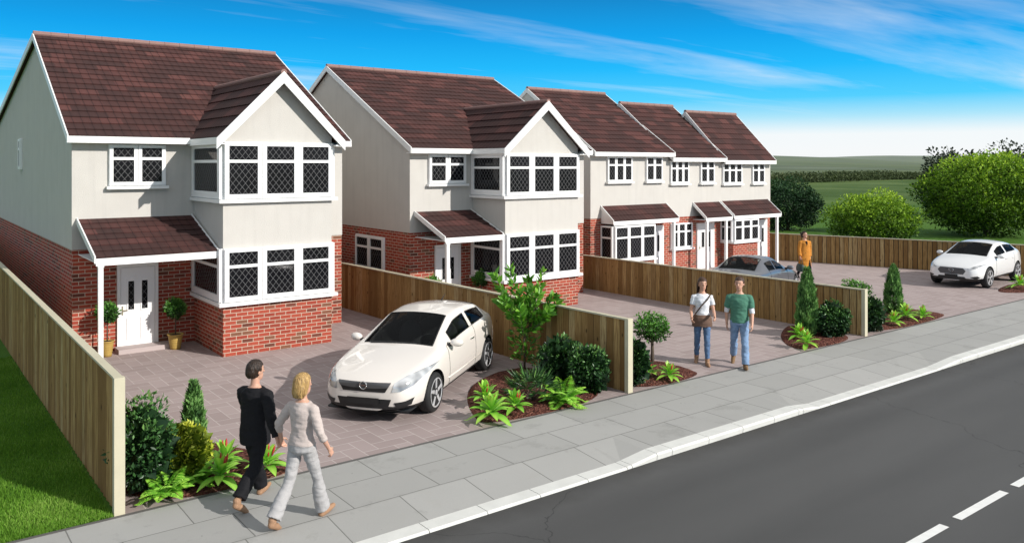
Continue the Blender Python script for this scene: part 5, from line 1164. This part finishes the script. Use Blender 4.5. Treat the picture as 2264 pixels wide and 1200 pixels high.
decal('grille', [(-.44, .645), (.44, .645), (.36, .515), (-.36, .515)], 'f', 'black_trim'); decal('grille_bar', [(-.45, .66), (.45, .66), (.41, .590), (.2, .572), (-.2, .572), (-.41, .590)], 'f', 'grey_trim', off=.012)
decal('lower_grille', [(-.46, .41), (.46, .41), (.40, .26), (-.40, .26)], 'f', 'black_trim'); decal('number_plate', [(-.27, .43), (.27, .43), (.27, .325), (-.27, .325)], 'f', 'black_trim', off=.03)
decal('headlight', [(.47, .525), (.60, .535), (.74, .60), (.83, .72), (.845, .80), (.78, .79), (.62, .735), (.50, .66)], 'f', 'lamp_glass', mirror=True, cuts=4, off=.008)
decal('fog_lamp', [(.50, .36), (.66, .38), (.76, .42), (.72, .31), (.54, .27)], 'f', 'black_trim', mirror=True, off=.007)
decal('splitter', [(-.74, .265), (-.3, .225), (.3, .225), (.74, .265), (.70, .17), (.3, .15), (-.3, .15), (-.70, .17)], 'f', 'black_trim', off=.012)
p = hit(0, .615); m = MB(); m.tube([(p.x + .022, .058 * math.cos(a), p.z + .058 * math.sin(a)) for a in [2 * math.pi * k / 24 for k in range(25)]], .008, 6); e = m.build('emblem', 'chrome', t, True)
m = MB(); m.loft([[(p.x + .016, y, p.z + z) for y, z in q] for q in ([(.085, .012), (.0, .012), (-.02, -.012), (.0, -.012)], [(.085, .012), (.0, .012), (-.02, -.012), (.0, -.012)])]) if False else m.prism([(p.x + .014, -.085, p.z - .006), (p.x + .014, .01, p.z + .012), (p.x + .014, .085, p.z + .006), (p.x + .014, -.01, p.z - .012)], (.014, 0, 0)); m.build('emblem_flash', 'chrome', e)
mirrors(.62, .94, 'cream_car'); handles((-.42,), .845)
for s in (-1, 1):
    m = MB(); q0, q1 = hit(.78, .42, 's', s), hit(-.9, .44, 's', s); m.tube([q0 + Vector((0, s * .004, 0)), hit(0, .415, 's', s) + Vector((0, s * .004, 0)), q1 + Vector((0, s * .004, 0))], .012, 6); m.build('side_moulding', 'cream_car', t, True)
m = MB(); m.tube([(.90, .34, 1.0), (.93, -.1, 1.01), (.93, -.5, .985)], .014, 6); m.build('wiper', 'black_trim', t)
m = MB(); m.tube([(-1.02, 0, 1.40), (-1.22, 0, 1.50)], [.012, .004], 6); m.build('aerial', 'black_trim', t)
# --- white crossover at the right edge
C2 = {k: [(a, b) for a, b in v] for k, v in C1.items()}
def lift(k, f): C2[k] = [(a * 1.03, f(b)) for a, b in C2[k]]
for k in ('zs', 'zm', 'zl', 'zg', 'zr', 'zt'): lift(k, lambda b: b * 1.035 + 0.06)
lift('zb', lambda b: b + .06)
for k in ('wb', 'ws', 'wm', 'wl', 'wg', 'wr'): lift(k, lambda b: b * 1.02)
S2 = [x * 1.03 for x in S1]
t, decal, hit, mirrors, handles, O = car('crossover_car', 'white five-door crossover car parked at the right edge, before the far boundary fence', (33.5, 14.25, 0), math.atan2(-0.06, -0.995), 'white_car', C2, S2,
    dict(ws=(.97, .05), rw=(-1.46, -1.95), side=[(.46, -.36), (-.45, -1.40)]), 4.4, 0.36, (1.34, -1.34), [(.74, -.37), (-.37, -1.0)], (1.08, 1.10, 1.03), 5, True)
decal('grille', [(-.36, .72), (.36, .72), (.44, .62), (.36, .50), (-.36, .50), (-.44, .62)], 'f', 'grey_trim'); decal('lower_grille', [(-.40, .42), (.40, .42), (.50, .30), (-.50, .30)], 'f', 'black_trim')
decal('number_plate', [(-.20, .49), (.20, .49), (.20, .40), (-.20, .40)], 'f', 'black_trim', off=.03)
decal('headlight', [(.46, .70), (.60, .685), (.76, .745), (.85, .85), (.80, .85), (.64, .79)], 'f', 'lamp_glass', mirror=True, cuts=4, off=.008)
decal('fog_lamp', [(.56, .42), (.74, .46), (.79, .40), (.70, .35)], 'f', 'black_trim', mirror=True, off=.007)
p = hit(0, .635); m = MB()
for s in (-1, 1): m.tube([(p.x + .02, s * y, p.z + z) for y, z in ((.012, -.035), (.05, -.028), (.082, .0), (.07, .03), (.035, .045), (.012, .05))], .007, 6)
m.build('emblem', 'chrome', t, True); mirrors(.64, 1.02, 'white_car'); handles((-.22, -.88), .93, 'white_car')
# --- silver saloon behind the third fence
C3 = dict(C1)
C3['zl'] = [(2.3, .58), (2.0, .68), (1.4, .80), (.8, .87), (0, .92), (-1.2, .96), (-1.8, .98), (-2.2, .95), (-2.35, .86)]; C3['zg'] = [(2.3, .61), (2.0, .72), (1.4, .84), (.85, .90), (0, .955), (-1.2, 1.0), (-1.8, 1.02), (-2.2, .99), (-2.35, .89)]
C3['zr'] = [(2.3, .63), (2.0, .745), (1.4, .875), (.85, .94), (.4, 1.14), (-.1, 1.35), (-.6, 1.385), (-1.0, 1.34), (-1.4, 1.19), (-1.75, 1.045), (-2.2, 1.01), (-2.35, .91)]; C3['zt'] = [(2.3, .65), (2.0, .77), (1.4, .915), (.85, .97), (.4, 1.17), (-.1, 1.39), (-.6, 1.43), (-1.0, 1.385), (-1.4, 1.225), (-1.75, 1.07), (-2.2, 1.025), (-2.35, .92)]
C3['wr'] = [(2.3, .38), (2.0, .56), (1.4, .68), (.85, .71), (.4, .64), (-.1, .57), (-.6, .56), (-1.0, .555), (-1.4, .60), (-1.75, .64), (-2.2, .60), (-2.35, .5)]
C3['wg'] = [(2.3, .46), (2.0, .68), (1.4, .77), (.85, .80), (0, .82), (-1.2, .815), (-1.8, .77), (-2.2, .70), (-2.35, .58)]; C3['wl'] = [(2.3, .5), (2.0, .73), (1.4, .83), (0, .86), (-1.3, .855), (-2.0, .80), (-2.35, .62)]
C3['wm'] = [(2.3, .54), (2.05, .78), (1.4, .885), (0, .885), (-1.4, .885), (-2.1, .83), (-2.35, .66)]; C3['ws'] = [(2.3, .5), (2.05, .75), (1.4, .86), (-1.4, .86), (-2.1, .80), (-2.35, .62)]
S3 = [2.3, 2.2, 2.0, 1.7, 1.4, 1.1, .92, .82, .6, .35, .05, -.10, -.24, -.38, -.46, -.62, -.80, -.92, -1.02, -1.18, -1.36, -1.55, -1.70, -1.80, -2.05, -2.22, -2.30, -2.35]
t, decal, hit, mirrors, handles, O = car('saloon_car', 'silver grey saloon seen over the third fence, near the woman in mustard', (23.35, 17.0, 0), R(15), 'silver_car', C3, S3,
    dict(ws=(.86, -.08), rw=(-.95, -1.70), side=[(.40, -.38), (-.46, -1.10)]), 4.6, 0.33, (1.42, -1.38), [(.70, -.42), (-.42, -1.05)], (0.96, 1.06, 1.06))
decal('tail_light', [(.50, .86), (.78, .88), (.80, .76), (.56, .74)], 'r', 'tail_red', mirror=True); decal('number_plate', [(-.26, .80), (.26, .80), (.26, .69), (-.26, .69)], 'r', 'white_paint', off=.012)
decal('headlight', [(.44, .56), (.66, .60), (.80, .72), (.60, .68)], 'f', 'lamp_glass', mirror=True, off=.008); decal('grille', [(-.3, .60), (.3, .60), (.28, .48), (-.28, .48)], 'f', 'black_trim')
mirrors(.62, .95, 'silver_car'); handles((-.26, -.95), .86, 'silver_car')
# ------------------------------------------------------------------ camera, sky, sun
SUN_EL = R(28.0); sdir = Vector((0.40 * math.cos(SUN_EL), -0.916 * math.cos(SUN_EL), math.sin(SUN_EL))).normalized()
sl = bpy.data.lights.new('sun', 'SUN'); sl.energy = 4.8; sl.angle = R(0.5); sl.color = (1.0, 0.955, 0.89)
so = bpy.data.objects.new('sun', sl); COL.objects.link(so); so.rotation_euler = (-sdir).to_track_quat('-Z', 'Y').to_euler(); so.location = (0, 0, 60)
W = bpy.data.worlds.new('World'); scene.world = W; W.use_nodes = True; nt = W.node_tree; nt.nodes.clear()
T = NT.__new__(NT); T.t = nt; T.out = nt.nodes.new('ShaderNodeOutputWorld')
sky = nt.nodes.new('ShaderNodeTexSky'); sky.sky_type = 'NISHITA'; sky.sun_disc = False
sky.sun_elevation = SUN_EL; sky.sun_rotation = math.atan2(sdir.x, sdir.y); sky.dust_density = 0.6; sky.ozone_density = 1.5
dirv = T.n('TexCoord').outputs['Generated']; sp = T.n('SeparateXYZ', {0: dirv}); dz = sp.outputs[2]
nish = T.n('VectorMath', {0: sky.outputs[0], 'Scale': 0.055}, operation='SCALE').outputs[0]
# colour of a clear humid sky: white at the skyline, cyan, deep blue; greyed above the view for neutral fill
grad = T.ramp(dz, [(0.0, (0.80, 0.86, 0.87)), (0.012, (0.93, 0.95, 0.96)), (0.036, (0.90, 0.95, 0.97)), (0.056, (0.42, 0.79, 0.97)), (0.078, (0.09, 0.63, 1.0)), (0.115, (0.018, 0.50, 0.99)), (0.155, (0.008, 0.37, 0.86)), (0.21, (0.01, 0.22, 0.56)), (0.29, (0.17, 0.26, 0.37)), (0.45, (0.34, 0.335, 0.32))])
kf = T.n('MapRange', {0: dz, 1: 0.24, 2: 0.5, 3: 1.0, 4: 0.25}).outputs[0]
base = T.mix(kf, nish, grad)
# streaky cirrus on a flat layer overhead
den = T.math('ADD', T.math('MAXIMUM', dz, 0.0), 0.055)
px, py = T.math('DIVIDE', sp.outputs[0], den), T.math('DIVIDE', sp.outputs[1], den)
rot = T.n('Mapping', {'Vector': T.n('CombineXYZ', {0: px, 1: py}).outputs[0], 'Location': (1.2, 0.55, 0), 'Rotation': (0, 0, R(38)), 'Scale': (0.16, 0.75, 1)}).outputs[0]
wr = T.n('VectorMath', {0: rot, 1: T.n('VectorMath', {0: T.n('TexNoise', {'Vector': rot, 'Scale': 0.7, 'Detail': 2.0}).outputs['Color'], 'Scale': 0.9}, operation='SCALE').outputs[0]}, operation='ADD').outputs[0]
c1 = T.noise(wr, 0.75, 7, 0.6)
cl = T.ramp(c1, [(0.48, (0, 0, 0)), (0.58, (0.28, 0.28, 0.28)), (0.70, (0.97, 0.97, 0.97))])
cl = T.math('MULTIPLY', cl, T.n('MapRange', {0: dz, 1: 0.03, 2: 0.09, 3: 0.0, 4: 0.95}).outputs[0])
hi = T.n('MapRange', {0: dz, 1: 0.22, 2: 0.45, 3: 0.0, 4: 0.42}).outputs[0]  # pale veil above the view, added to raise neutral fill light
cl = T.math('MINIMUM', T.math('ADD', cl, hi), 0.92)
colr = T.mix(cl, base, (0.92, 0.95, 0.97, 1))
bg = T.n('Background', {'Color': colr, 'Strength': 1.0}); nt.links.new(bg.outputs[0], T.out.inputs[0])
cam = bpy.data.cameras.new('camera'); co = bpy.data.objects.new('camera', cam); COL.objects.link(co); scene.camera = co
cam.sensor_width = 36.0; cam.lens = 1809.0 / 2264.0 * 36.0; cam.shift_x = 0.0; cam.shift_y = -(600 - 365) / 2264.0
cam.clip_start = 0.1; cam.clip_end = 6000
co.location = (0, 0, 4.5); co.rotation_euler = (R(90), 0, -R(37.378))
scene.view_settings.view_transform = 'Standard'; scene.view_settings.look = 'None'; scene.view_settings.exposure = 0; scene.view_settings.gamma = 1
scene.render.engine = 'CYCLES'; scene.cycles.max_bounces = 6

bpy.data.scenes.remove(TMP)
